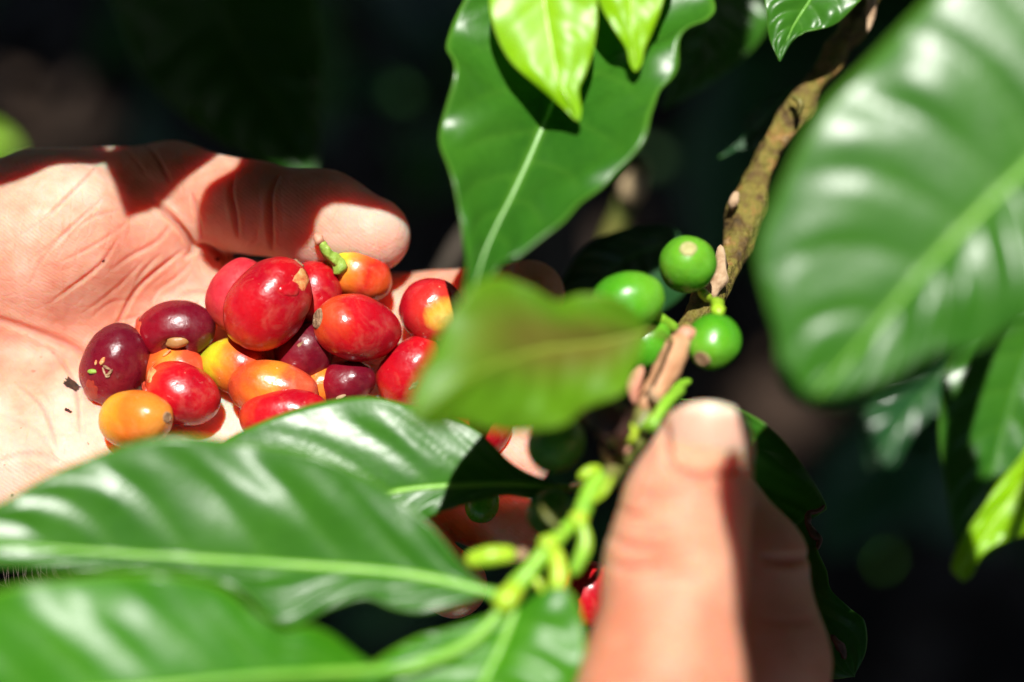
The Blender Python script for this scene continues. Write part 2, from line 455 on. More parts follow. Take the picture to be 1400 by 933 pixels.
def surf(px, py, default=33.0):
    dr = Vector(c3(px, py, 1)); hit = bvh.ray_cast(Vector((0, 0, 0)), dr.normalized())
    return hit[0].z if hit[0] is not None else default

# hairs on the wrist's underside
def hairs():
    V, F = [], []
    for i in range(26):
        x = -8 + i * 4.2 + random.uniform(-2, 2); y = 790 - i * .8
        z = 32.2
        a = c3(x, y - 12, z); b = c3(x + random.uniform(-3, 10), y + random.uniform(4, 14), z - .1)
        c = c3(x + random.uniform(4, 22), y + random.uniform(16, 32), z)
        C = spline([a, b, c], 6); v, f = tube_geo(C, np.linspace(.011, .003, 6), 4)
        F += [tuple(k + len(V) for k in q) for q in f]; V += v.tolist()
    m = simple('arm_hair', [(.3, (.03, .018, .01)), (.7, (.06, .035, .02))])
    return mesh('wrist_hair', c2w(np.array(V)), F, m, OPEN)
tag(hairs(), kind='stuff')

# the picking hand: thumb in front with its nail, forefinger behind it
def f_right(p):
    g = c3
    t = sd_cone(p, g(962, 614, 27.7), g(938, 695, 27.4), .80, .99)
    t = smin(t, sd_cone(p, g(938, 690, 27.4), g(925, 775, 27.0), .98, 1.08), .3)
    t = smin(t, sd_cone(p, g(925, 775, 27.0), g(905, 960, 26.4), 1.04, 1.26), .4)
    t = smin(t, sd_cone(p, g(905, 960, 26.4), g(900, 1240, 27.0), 1.26, 1.7), .6)
    i = sd_cone(p, g(985, 668, 29.6), g(1032, 765, 29.4), .58, .84)
    i = smin(i, sd_cone(p, g(1032, 765, 29.4), g(1050, 905, 29.0), .86, .98), .25)
    i = smin(i, sd_cone(p, g(1050, 905, 29.0), g(1020, 1240, 29.0), .98, 1.2), .4)
    m = sd_cone(p, g(900, 760, 31.6), g(985, 930, 31.2), .78, .95)                           # middle finger behind
    m = smin(m, sd_cone(p, g(985, 930, 31.2), g(980, 1260, 30.6), .95, 1.2), .4)
    b = sd_cone(p, g(940, 1260, 29.2), g(900, 1700, 29.5), 3.0, 2.9)
    d = smin(t, i, .12); d = smin(d, m, .1)
    return smin(d, b, 1.6)
rc = [([(825, 722), (850, 742), (890, 748), (930, 742)], 5, .10, .03), ([(822, 768), (850, 776), (890, 772), (950, 764)], 5, .09, .03),
      ([(838, 690), (862, 702), (890, 704)], 4, .06, .02), ([(1040, 760), (1075, 768), (1115, 760)], 6, .14, .03),
      ([(900, 625), (925, 642), (970, 652), (1030, 628)], 6, .10, .04), ([(898, 540), (908, 590), (918, 640)], 6, .11, .04),
      ([(850, 732), (900, 726), (975, 738)], 5, .05, .02), ([(845, 790), (900, 786), (965, 790)], 5, .05, .02),
      ([(845, 756), (920, 752), (985, 752)], 4, .05, .02), ([(860, 712), (920, 716), (980, 706)], 4, .05, .01),
      ([(860, 664), (895, 676), (950, 672)], 4, .05, .01), ([(1030, 845), (1080, 850), (1130, 842)], 5, .05, .01)]
rr = [(890, 640, 40, 60, .5), (860, 760, 40, 50, .5), (1010, 690, 60, 50, .6), (930, 655, 60, 20, .35), (1060, 800, 90, 160, .6)]
PICK, RV, RF = build_hand('picking_hand', f_right, (-1.0, -17, 24), (7.6, -.6, 34), .13, rc, rr, SKIN2,
    'bare hand from below, thumb and forefinger pinching the green tip of the branch', 2)
bvh2 = BVHTree.FromPolygons([tuple(v) for v in RV], [tuple(q) for q in RF])
def surf2(x, y, default=27.2):
    dr = Vector(c3(x, y, 1)); h = bvh2.ray_cast(Vector((0, 0, 0)), dr.normalized())
    return h[0].z if h[0] is not None else default
# thumbnail: a curved plate lying on the thumb, rounded at the cuticle
def thumbnail():
    nu, nv = 26, 22; V = []
    cx, cy = 970, 594
    for i in range(nu):
        for j in range(nv):
            a = i / (nu - 1) * 2 - 1; b = j / (nv - 1) * 2 - 1
            # squircle plate
            x = a * math.sqrt(1 - .42 * b * b); y = b * math.sqrt(1 - .42 * a * a)
            X = cx + x * 51 + y * -6; Y = cy + y * 43 + x * 5
            V.append((X, Y, x, y))
    zc = surf2(cx, cy)
    pts = []
    for X, Y, x, y in V:
        # its own cylinder-like curve, sunk at the cuticle and standing off the tip
        z = zc - .10 + .30 * x * x + .10 * (y + .2) ** 2 * (1 if y < 0 else .9) + (.03 if y > .8 else 0)
        pts.append(c3(X, Y, z))
    n = NT('fingernail'); co = n.coord()
    nl = n.attr('free')
    col = n.mix(nl, (.68, .38, .28), (.74, .64, .50))
    col = n.mix(n.math('MULTIPLY', n.noise(180, 4, .6, co), .4), col, (.74, .50, .38))
    n.set(Base_Color=col, Roughness=.42, Specular_IOR_Level=.35); n.p.inputs['Subsurface Weight'].default_value = .5
    n.p.inputs['Subsurface Radius'].default_value = (1, .4, .25); n.p.inputs['Subsurface Scale'].default_value = .0015
    n.bump(n.noise(500, 3, .5, n.coord(((1, .2, 1), (0, 0, 0)))), .2, .0003)
    fr = [max(0, min(1, (-y - .55) * 4)) + .6 * max(0, 1 - math.hypot(x + .05, y - .82) * 2.6) for X, Y, x, y in V]
    o = mesh('thumbnail', c2w(np.array(pts)), grid_faces(nu, nv), n.m, PICK, attrs={'free': fr})
    s = o.modifiers.new('thick', 'SOLIDIFY'); s.thickness = .0008; s.offset = 0
thumbnail()

# ---------------------------------------------------------------- leaves
def leaf(name, parent, mid, left, right, mat, ribmat, nv=9, bulge=.10, fold=.18, wave=.05, rib=.055, seed=0,
         stain=None, label=None, res=(90, 17), shift=0.0, glare=0., petiole=None, offset=None, veinw=.06, latv=.25):
    """mid / left / right edge given base -> tip as (px, py, depth cm)"""
    nu, nh = res
    def lift(q, ref=None):
        out = []
        for i, a in enumerate(q):
            d = a[2] if len(a) > 2 else None
            out.append([a[0], a[1], d])
        return out
    def filld(q, dd):
        q = lift(q); n = len(q)
        ks = [i for i in range(n) if q[i][2] is not None]
        if not ks: return [(a, b, float(np.interp((i + 1) / (n + 1), [0, 1], dd))) for i, (a, b, _) in enumerate(q)]
        return [(q[i][0], q[i][1], float(np.interp(i, ks, [q[k][2] for k in ks]))) for i in range(n)]
    m = filld(mid, None); 
    left, right = filld(left, (m[0][2], m[-1][2])), filld(right, (m[0][2], m[-1][2]))
    if glare:                                            # tip the blade towards the sun-facing attitude it has in the photo
        cc = np.mean([c3(*q) for q in m + left + right], 0)
        H = LCV - cc / np.linalg.norm(cc); H /= np.linalg.norm(H)
        def til(q):
            X = c3(*q); return (q[0], q[1], q[2] + glare * (cc[2] - ((X[0] - cc[0]) * H[0] + (X[1] - cc[1]) * H[1]) / H[2] - q[2]))
        m, left, right = [til(q) for q in m], [til(q) for q in left], [til(q) for q in right]
    M = spline([c3(*q) for q in m], nu)
    def edge(e):
        fe = e
        return spline([c3(*m[0])] + [c3(*q) for q in fe] + [c3(*m[-1])], nu)
    Lf, Rt = edge(left), edge(right)
    V = np.zeros((nu, 2 * nh + 1, 3)); vein = np.zeros((nu, 2 * nh + 1)); ed = np.zeros_like(vein); st = np.zeros_like(vein)
    u = np.linspace(0, 1, nu)
    for j in range(2 * nh + 1):
        s = (j - nh) / nh; E = Lf if s < 0 else Rt; a = abs(s)
        V[:, j] = M + (E - M) * a
    Tu = np.gradient(V, axis=0); Tv = np.gradient(V, axis=1)
    N = np.cross(Tu, Tv); N /= np.linalg.norm(N, axis=2)[..., None] + 1e-9
    N[N[..., 2] > 0] *= -1                                   # towards the viewer = upper face
    Nm = N.mean((0, 1)); N = .5 * N + .5 * Nm / np.linalg.norm(Nm)
    N /= np.linalg.norm(N, axis=2)[..., None] + 1e-9
    width = np.linalg.norm(Lf - Rt, axis=1) / 2
    for j in range(2 * nh + 1):
        s = (j - nh) / nh; a = abs(s); sd = 0 if s < 0 else .37
        ph = nv * (u - .17 * a - .05 * a * a) + sd + .12 * np.sin(7 * u + seed)
        fr = np.abs(ph - np.round(ph))                       # 0 on a side vein
        quilt = np.sin(np.pi * np.clip(fr * 2, 0, 1) / 2) ** .8
        env = np.sin(np.pi * np.clip(u, 0, 1)) ** .5 * (1 - a ** 5)
        cell = np.floor(ph); amp = .75 + .7 * np.array([noise.noise(Vector((c * 1.7 + seed, 3.1 if s < 0 else 8.2, a * 1.2))) for c in ph])
        h = bulge * amp * quilt * env * (4 * a * (1 - a * .72)) * .6
        h += fold * width * (-.6 * (1 - a) ** 2 + .0) + shift * width * (a ** 2)
        h += wave * np.sin(2 * np.pi * (nv * .5 * u + .2 * seed) + s * 1.7) * a ** 3 * np.sin(np.pi * u)
        h += .05 * np.array([noise.noise(Vector((x * 5 + seed * 3.1, s * 1.6, seed))) for x in u])
        V[:, j] += N[:, j] * h[:, None]
        ww = veinw * (1.2 - .7 * a)
        vein[:, j] = np.exp(-(fr / ww) ** 2) * (1 - a ** 3) * latv + np.exp(-(a / .035) ** 2)
        ed[:, j] = np.clip((a - .95) * 20, 0, 1)
        if stain is not None: st[:, j] = stain(u, s)
    V = V.reshape(-1, 3)
    if offset is not None: V = V + offset
    o = mesh(name, c2w(V), grid_faces(nu, 2 * nh + 1), mat, parent,
             attrs={'vein': np.clip(vein, 0, 1).ravel(), 'edge': ed.ravel(), 'stain': st.ravel()}, origin=c2w(V[nh]))
    sm = o.modifiers.new('thick', 'SOLIDIFY'); sm.thickness = .00035; sm.offset = 0
    if label: o['label'] = label
    if rib:
        C = V.reshape(nu, -1, 3)[:, nh] + N[:, nh] * rib * .15
        R = np.linspace(rib, rib * .25, nu)
        if petiole is not None:
            off = offset if offset is not None else 0
            q = spline([c3(*x) + off for x in petiole] + [C[0]], 12)[:-1]
            C = np.vstack([q, C]); R = np.concatenate([np.full(len(q), rib * 1.25), R])
        v, f = tube_geo(C, R, 8)
        mesh('midrib', c2w(v), f, ribmat, o, origin=c2w(C[0]))
    return o

# ---------------------------------------------------------------- the branch being picked
BR = empty('coffee_branch', P(1190, -10, 34.5), 'woody coffee branch with unripe green cherries, pinched by the picking hand at its green tip', 'branch')
bark_pts = [(1290, -160, 36), (1190, 0, 35), (1140, 75, 34.6), (1090, 150, 34.3), (1052, 210, 34.2), (1025, 275, 33.9), (1008, 340, 33.2), (975, 400, 32), (935, 455, 30.9), (905, 505, 30)]
C = spline([c3(*q) for q in bark_pts], 90)
R = np.interp(np.linspace(0, 1, 90), [0, .3, .6, .85, 1], [.24, .22, .23, .22, .19])
for node, amp in ((1090, .10), (1022, .14), (968, .10), (1165, .08)):
    pxs = 700 + C[:, 0] / C[:, 2] * K; R = R + amp * np.exp(-((pxs - node) / 12) ** 2)
v, f = tube_geo(C, R, 20, .5, 3)
mesh('bark', c2w(v), f, BARK, BR)
tube('peeled_bark', [(934, 458, 29.7), (915, 500, 29.3), (886, 548, 28.9), (878, 562, 28.8)], [.20, .24, .22, .16], BARKP, BR, 22, 12, .25, 2)
tube('bud', [(925, 470, 29.6), (938, 458, 29.6), (948, 466, 29.6)], [.08, .17, .14], PINKB, BR, 12, 10, .3)
tube('dry_stipule', [(985, 335, 32), (984, 372, 31.6), (972, 410, 31.3)], [.05, .13, .18, .1], DRY, BR, 16, 8, .5, 4)
tube('dry_stipule', [(1192, -12, 34), (1190, 20, 34), (1186, 45, 34)], [.12, .1, .03], DRY, BR, 12, 8, .4, 5)
tube('dry_stipule', [(1008, 262, 33.3), (1002, 276, 33.2), (1000, 288, 33.3)], [.04, .12, .03], DRY, BR, 10, 7, .6, 8)
tube('dry_stipule', [(1082, 132, 33.8), (1094, 140, 33.6), (1092, 160, 33.7)], [.04, .08, .04], STEMO, BR, 10, 7, .6, 9)
tube('pink_bract', [(878, 500, 29.2), (866, 528, 29), (868, 555, 29)], [.05, .14, .04], PINKB, BR, 12, 8, .3)
tube('green_shoot', [(945, 520, 29.6), (925, 530, 29.3), (915, 546, 29)], [.05, .11, .09], STEMG, BR, 12, 8)
tube('green_shoot', [(935, 530, 29.1), (910, 552, 28.6), (888, 590, 28.3)], [.08, .11, .08], STEMG, BR, 12, 8)
tube('leaf_bud', [(862, 578, 28.2), (860, 596, 28.1), (858, 608, 28.1)], [.10, .16, .12], STEMY, BR, 12, 12)
tube('pink_bract', [(858, 606, 28.2), (852, 622, 28.2)], [.11, .07], PINKB, BR, 8, 8)
tube('old_stem', [(890, 545, 29.1), (868, 600, 28.7), (845, 635, 28.3), (816, 668, 27.9)], [.22, .2, .18, .17], STEMO, BR, 24, 12, .3, 4)
tube('green_stem', [(824, 645, 28.0), (808, 672, 27.8), (792, 712, 27.5)], [.14, .16, .16, .15], STEMG, BR, 18, 14, .15)
tube('node', [(800, 700, 27.4), (790, 712, 27.4), (782, 722, 27.4)], [.13, .19, .13], STEMY, BR, 12, 12, .2)
tube('green_stem', [(786, 712, 27.5), (756, 742, 27.2), (726, 778, 27.0), (694, 818, 26.8)], [.12, .14, .15, .17], STEMG, BR, 26, 14, .15, 1)
tube('node', [(760, 735, 27.1), (748, 746, 27.1), (742, 756, 27.1)], [.14, .19, .12], STEMY, BR, 12, 12, .3)
tube('node', [(708, 800, 26.8), (692, 820, 26.6), (680, 832, 26.7)], [.14, .20, .16], STEMY, BR, 12, 12, .3)
tube('petiole_stub', [(758, 748, 27.1), (764, 790, 26.9), (752, 836, 26.8)], [.12, .16, .10], STEMY, BR, 16, 12)
tube('petiole_stub', [(794, 712, 27.3), (800, 745, 27.2), (782, 788, 27.1)], [.09, .13, .09], STEMG, BR, 16, 12)
st_ = tube('petiole_stub', [(706, 758, 27.2), (672, 760, 27.1), (636, 768, 27.2)], [.13, .17, .13], STEMY, BR, 16, 12)
tube('brown_tip', [(722, 757, 27.2), (704, 759, 27.2)], [.08, .12], DRY, st_, 8, 10)
for k, (q, m) in enumerate([([(808, 690, 27.5), (826, 672, 27.4), (838, 650, 27.5)], STEMY), ([(770, 728, 27.2), (748, 706, 27.2), (738, 690, 27.4)], STEMO), ([(842, 640, 28.1), (826, 622, 28), (822, 606, 28.1)], DRY),
                             ([(720, 780, 27), (738, 800, 26.9), (742, 822, 26.9)], STEMY), ([(870, 590, 28.5), (884, 580, 28.2), (892, 566, 28.2)], STEMG), ([(905, 552, 28.6), (892, 540, 28.5), (888, 524, 28.6)], DRY)]):
    tube('stipule', q, [.03, .07, .02], m, BR, 12, 8, .5, k)
tube('petiole_stub', [(822, 640, 28), (804, 646, 27.8), (790, 655, 27.8)], [.07, .11, .06], STEMY, BR, 10, 8)
tube('dead_flower', [(800, 580, 27.6), (818, 570, 27.4), (842, 584, 27.5), (836, 610, 27.6)], [.1, .3, .32, .1], simple('dead_flower', [(.3, (.02, .008, .006)), (.7, (.07, .03, .02))]), BR, 16, 10, .8, 6)

LA = leaf('leaf', BR, [(668, 810, 26.9), (560, 786, 27.0), (400, 772, 27.0), (250, 763, 26.8), (100, 752, 26.6), (-20, 742, 26.5), (-130, 722, 26.6)],
     [(628, 768), (582, 712), (520, 664), (430, 622), (330, 604), (240, 599), (165, 612), (80, 645), (0, 690), (-80, 715)],
     [(630, 826), (575, 838), (535, 832), (500, 820), (450, 834), (400, 858), (365, 845), (330, 812), (270, 792), (200, 782), (100, 780), (0, 775), (-80, 755)],
     GREEN, MIDRIB, 8, .13, .10, .10, .085, 1, label='large glossy blurred leaf reaching left across the lower palm', petiole=[(694, 822, 26.9)], shift=.10, glare=.65)
LB = leaf('leaf', BR, [(560, 915, 26.0), (500, 918, 25.8), (350, 928, 25.2), (150, 948, 24.8), (-60, 955, 24.8), (-200, 920, 25)],
     [(505, 905), (455, 868), (420, 856), (385, 862), (350, 838), (300, 800), (210, 782), (110, 788), (0, 806), (-100, 850)],
     [(480, 960), (380, 1020), (250, 1060), (100, 1080), (-80, 1040)],
     GREENB, MIDRIB, 9, .08, .10, .12, .08, 2, label='bright green leaf across the bottom left corner, closest to the camera', petiole=[(692, 828, 26.7), (640, 880, 26.4)], glare=-.25)
LCf = leaf('leaf', BR, [(704, 838, 26.7), (686, 880, 26.5), (660, 935, 26.2), (620, 1030, 26), (570, 1130, 26)],
     [(668, 842), (610, 862), (570, 872), (530, 892), (485, 930), (450, 1000), (480, 1080)],
     [(738, 812), (776, 806), (797, 850), (798, 930), (770, 1030), (680, 1110)],
     GREENB, MIDRIB, 8, .09, .14, .10, .075, 3, label='broad bright green leaf hanging below the growing tip, cut by the bottom edge', petiole=[(694, 822, 26.8)], glare=.1)
LD = leaf('leaf', BR, [(782, 668, 29.6), (700, 662, 29.5), (620, 664, 29.4), (540, 672, 29.3), (450, 692, 29.2), (360, 712, 29.2), (270, 735, 29.2)],
     [(740, 655), (700, 634), (662, 597), (620, 573), (570, 558), (500, 543), (430, 552), (360, 577), (300, 606), (262, 650)],
     [(740, 684), (690, 678), (640, 690), (590, 706), (530, 735), (450, 765), (370, 780), (300, 765)],
     GREEN, MIDRIB, 8, .06, .12, .05, .07, 4, label='leaf under the cherries, its left half sunlit and its right half in deep shade', petiole=[(812, 662, 28.2)], glare=.6)
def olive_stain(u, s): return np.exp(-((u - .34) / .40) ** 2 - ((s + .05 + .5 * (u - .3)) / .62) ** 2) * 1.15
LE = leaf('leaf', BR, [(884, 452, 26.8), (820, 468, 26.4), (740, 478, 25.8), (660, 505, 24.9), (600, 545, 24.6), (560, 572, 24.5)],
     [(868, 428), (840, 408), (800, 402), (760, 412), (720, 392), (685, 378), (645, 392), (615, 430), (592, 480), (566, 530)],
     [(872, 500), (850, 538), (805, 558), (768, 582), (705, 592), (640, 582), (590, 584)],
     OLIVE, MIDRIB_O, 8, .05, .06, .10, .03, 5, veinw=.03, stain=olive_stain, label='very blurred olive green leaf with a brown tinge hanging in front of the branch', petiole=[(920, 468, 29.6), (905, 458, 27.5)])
LM = leaf('leaf', BR, [(920, 545, 32.4), (985, 610, 34.6), (1045, 715, 33.6), (1100, 820, 32.2), (1145, 885, 32), (1168, 925, 32)],
     [(965, 549, 33), (1015, 562, 34), (1062, 592, 34.1), (1100, 640, 33.4), (1128, 688, 32.3), (1124, 700, 32.2), (1108, 702), (1107, 722), (1122, 738), (1118, 752), (1130, 780), (1136, 806), (1162, 832), (1182, 850), (1184, 890, 32)],
     [(930, 610), (965, 700), (1010, 800), (1070, 880), (1125, 925)],
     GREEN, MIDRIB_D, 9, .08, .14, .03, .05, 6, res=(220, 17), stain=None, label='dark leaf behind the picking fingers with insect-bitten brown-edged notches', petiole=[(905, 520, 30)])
STALK = simple('stalk_green', [(.3, (.16, .30, .03)), (.55, (.30, .44, .06)), (.75, (.40, .36, .10))], 300, .5, .6, .0006, 900)
BROWNED = simple('bitten_edge', [(.3, (.05, .015, .01)), (.7, (.16, .05, .03))], 300)
tube('bitten_rim', [(1128, 690, 32.1), (1118, 699, 32.1), (1106, 702, 32.1), (1105, 716, 32.1), (1112, 730, 32.05), (1121, 738, 32.05), (1118, 752, 32)], [.03, .05, .07, .06, .07, .03], BROWNED, LM, 24, 8, .7, 3)
tube('bitten_rim', [(1136, 868, 31.8), (1148, 885, 31.8), (1156, 902, 31.8)], [.04, .09, .04], BROWNED, LM, 14, 8, .8, 5)

# fruit -------------------------------------------------------------
def fruit_material(name, stops, noise_amt=.25, nscale=90, rough=.2, speck=(.95, .75, .45), streak=0.3):
    """stops along local X (stem end -1 .. blossom end +1, stored as the attribute 'along')"""
    n = NT(name); co = n.coord()
    a = n.attr('along')
    nz = n.math('MULTIPLY', n.math('SUBTRACT', n.noise(nscale, 5, .62, co, .6), .5), noise_amt * 2)
    fac = n.math('ADD', n.math('MULTIPLY_ADD', a, .5, .5), nz)
    col = n.ramp(fac, stops)
    sp = n.ramp(n.noise(1300, 1, .4, co), [(.80, (0, 0, 0)), (.84, (1, 1, 1))])
    col = n.mix(n.math('MULTIPLY', sp, .35), col, speck)
    dull = n.noise(190, 5, .7, co, 1.); col = n.mix(n.math('MULTIPLY', n.ramp(dull, [(.50, (0, 0, 0)), (.74, (1, 1, 1))]), .08), col, speck)
    big = n.noise(260, 3, .6, co)
    col = n.mix(n.math('MULTIPLY', n.ramp(big, [(.55, (0, 0, 0)), (.75, (1, 1, 1))]), streak), col, tuple(c * .55 for c in stops[-1][1]))
    n.set(Base_Color=col, Roughness=n.ramp(n.noise(420, 4, .6, co), [(.38, (rough,) * 3), (.7, (rough * 2.3,) * 3)]), IOR=1.47, Specular_IOR_Level=.55)
    n.p.inputs['Subsurface Weight'].default_value = .10
    n.p.inputs['Subsurface Radius'].default_value = (1, .3, .15); n.p.inputs['Subsurface Scale'].default_value = .0016
    n.bump(n.math('ADD', n.math('MULTIPLY', n.noise(240, 3, .5, co), 1.0), n.math('MULTIPLY', n.noise(1200, 2, .5, co), .2)), .4, .0006)
    return n.m
RED = fruit_material('ripe_red', [(0, (.60, .06, .015)), (.25, (.52, .006, .012)), (.7, (.36, .002, .012)), (1, (.48, .006, .010))], .5, 80, .2)
PINKR = fruit_material('pinkish_red', [(0, (.60, .05, .03)), (.4, (.50, .010, .025)), (.7, (.60, .03, .04)), (1, (.54, .015, .03))], .6, 110, rough=.42)
RED_GLARE = fruit_material('red_painted_glare', [(0, (.85, .60, .14)), (.035, (.78, .36, .04)), (.09, (.58, .03, .02)), (.4, (.46, .004, .016)), (1, (.42, .004, .016))], .10)  # yellow end of the ramp is a painted glare, turned towards the camera
MAROON = fruit_material('maroon', [(0, (.30, .004, .012)), (.5, (.17, .004, .014)), (1, (.11, .004, .014))], rough=.2, streak=.5, speck=(.5, .2, .15))
ORANGE = fruit_material('orange_blush', [(0, (.50, .04, .02)), (.3, (.72, .12, .015)), (.55, (.76, .24, .02)), (.75, (.66, .08, .03)), (1, (.60, .05, .02))], .5, 70)
ORANGEY = fruit_material('orange_yellow', [(0, (.58, .48, .03)), (.25, (.74, .34, .02)), (.6, (.76, .16, .015)), (1, (.64, .24, .03))], .35, 70)
YELLOWR = fruit_material('yellow_to_red', [(0, (.46, .58, .02)), (.24, (.66, .52, .02)), (.42, (.74, .20, .02)), (.72, (.56, .02, .012)), (1, (.64, .10, .015))], .28, 90)
UNRIPE = fruit_material('unripe_green', [(0, (.045, .24, .008)), (.5, (.07, .31, .010)), (1, (.13, .37, .02))], .4, 70, .2, (.4, .6, .2), 0)
UNRIPE_D = fruit_material('unripe_dark', [(0, (.05, .20, .02)), (1, (.06, .24, .03))], .2, 70, .35, (.2, .4, .1), 0)
SCAR = simple('scar_brown', [(.3, (.16, .08, .04)), (.6, (.40, .24, .13)), (.8, (.6, .45, .3))], 900, .8, .9, .0006, 1500)
SCARG = simple('scar_tan', [(.3, (.30, .30, .08)), (.7, (.48, .44, .20))], 500, .7, .5, .0004, 1200)
FLESH = simple('torn_flesh', [(.35, (.66, .10, .04)), (.55, (.74, .34, .12)), (.75, (.78, .54, .26))], 650, .45, .6, .0006, 900, sss=.3)
FLESHR = simple('torn_red_flesh', [(.3, (.55, .03, .02)), (.7, (.72, .12, .05))], 400, .35, .6, .0006, 900, sss=.3)
SEED = simple('seed_parchment', [(.3, (.34, .15, .04)), (.7, (.46, .24, .09))], 300, .4, .3, .0004, 900, sss=.2)
PULP = simple('dark_pulp', [(.3, (.05, .004, .006)), (.7, (.14, .01, .01))], 300, .3, .5, .0004, 900)

def basis(ang, tilt, roll=0):
    """local X = long axis: ang degrees in the picture (0 right, 90 up), tilt degrees towards the camera"""
    a, t = math.radians(ang), math.radians(tilt)
    X = np.array([math.cos(a) * math.cos(t), math.sin(a) * math.cos(t), -math.sin(t)])
    Z = np.array([0, 0, -1.]) - X * (-X[2]); Z /= np.linalg.norm(Z)
    Y = np.cross(Z, X)
    return np.stack([X, Y, Z])             # rows: local axes in the camera frame
def fruit_shape(u, ph, seed, egg=.06, tip=.0):
    """unit fruit: u polar angle from +X, ph round X"""
    x, r = math.cos(u), math.sin(u)
    r = abs(r) ** .92
    r *= 1 - egg * x
    k = 1 + .045 * noise.noise(Vector((x * 1.5 + seed * 7, r * math.cos(ph) * 1.5, r * math.sin(ph) * 1.5)))
    k += .010 * noise.noise(Vector((x * 5 + seed, r * math.cos(ph) * 5, r * math.sin(ph) * 5)))
    k += tip * math.exp(-((u - math.pi) / .22) ** 2)
    return np.array([x * k, r * math.cos(ph) * k, r * math.sin(ph) * k])
def fruit(name, px, py, d, rad, ang, tilt, mat, label=None, cat=None, parent=None, group=None, seed=0, egg=.06, tip=0.,
          dent=None):
    nu, nv = 40, 48; Cc = c3(px, py, d); B = basis(ang, tilt)
    V, al = [], []
    for i in range(nu):
        u = math.pi * i / (nu - 1)
        for j in range(nv):
            q = fruit_shape(u, 2 * math.pi * j / nv, seed, egg, tip)
            if dent is not None:
                dd = np.array(dent[:3]); dd = dd / np.linalg.norm(dd)
                w = math.exp(-(np.linalg.norm(q / np.linalg.norm(q) - dd) / dent[4]) ** 4); q = q * (1 - dent[3] * w)
            al.append(q[0]); V.append(Cc + (q * np.array(rad)) @ B)
    o = mesh(name, c2w(np.array(V)), grid_faces(nu, nv, True), mat, parent, attrs={'along': al}, origin=c2w(Cc))
    if label: tag(o, label, cat, group)
    o_info[o.name] = (Cc, B, np.array(rad), seed, egg, tip); dents[o.name] = dent
    return o
o_info = {}; dents = {}
def patch(name, fo, theta, phi, size, aspect, mat, lift=.012, rough=.3, curl=0., seed=0, rot=0.):
    """a ragged piece of skin or flesh lying on a fruit; (theta from +X, phi round X) in degrees"""
    Cc, B, rad, sd, egg, tip = o_info[fo.name]
    th, ph = math.radians(theta), math.radians(phi); nr, na = 9, 28
    c = np.array([math.cos(th), math.sin(th) * math.cos(ph), math.sin(th) * math.sin(ph)])
    e1 = np.array([-math.sin(th), math.cos(th) * math.cos(ph), math.cos(th) * math.sin(ph)]); e2 = np.cross(c, e1)
    cr, sr = math.cos(math.radians(rot)), math.sin(math.radians(rot)); e1, e2 = cr * e1 + sr * e2, cr * e2 - sr * e1
    V = []
    for i in range(nr):
        for j in range(na):
            a = 2 * math.pi * j / na
            k = i / (nr - 1) * (1 + rough * noise.noise(Vector((math.cos(a) * 1.7, math.sin(a) * 1.7, seed * 5.3))))
            q = c + size * k * (math.cos(a) * e1 + aspect * math.sin(a) * e2); q /= np.linalg.norm(q)
            u = math.acos(max(-1, min(1, q[0]))); p_ = math.atan2(q[2], q[1])
            s = fruit_shape(u, p_, sd, egg, tip)
            dn = dents.get(fo.name)
            if dn is not None:
                dd = np.array(dn[:3]); dd = dd / np.linalg.norm(dd); s = s * (1 - dn[3] * math.exp(-(np.linalg.norm(s / np.linalg.norm(s) - dd) / dn[4]) ** 4))
            l = lift * (1 - .7 * (i / (nr - 1)) ** 6) + curl * (i / (nr - 1)) ** 3 * max(0, math.cos(a))
            if i == nr - 1: l = -.015 if curl == 0 or math.cos(a) <= 0 else l
            V.append(Cc + (s * rad * (1 + l)) @ B)
    return mesh(name, c2w(np.array(V)), grid_faces(nr, na, True), mat, fo)
def end_scar(fo, end=1, size=.2, mat=None, name='calyx_scar', ring=True):
    """the round scar at one end of the fruit: a dished disc with a raised rim"""
    Cc, B, rad, sd, egg, tip = o_info[fo.name]
    V = []; nr, na = 8, 24
    prof = [(0, .02), (.25, .035), (.45, .01), (.6, .02), (.75, .06), (.9, .075), (1.0, .04), (1.12, -.03)]
    for k, h in prof:
        for j in range(na):
            a = 2 * math.pi * j / na; jt = 1 + .12 * noise.noise(Vector((math.cos(a) * 2, math.sin(a) * 2, sd + k * 3)))
            u = size * k * jt + (0 if end > 0 else 0); uu = u if end > 0 else math.pi - u
            s = fruit_shape(uu, a, sd, egg, tip)
            V.append(Cc + (s * rad + np.array([end, 0, 0]) * h * .35 * jt) @ B)
    return mesh(name, c2w(np.array(V)), grid_faces(nr, na, True), mat or SCAR, fo)

GP = 'picked coffee cherries piled in the open palm'
CH = 'cherry'
def rest(px, py, r, lift=0.): return surf(px, py) - r * .88 - lift
def cherry(px, py, rad, ang, tilt, mat, label, lift=0., **kw):
    z = rest(px, py, rad[2], lift); rad = tuple(r * z / 31.4 for r in rad)
    return fruit('coffee_cherry', px, py, z, rad, ang, tilt, mat, label, CH, None, GP, **kw)

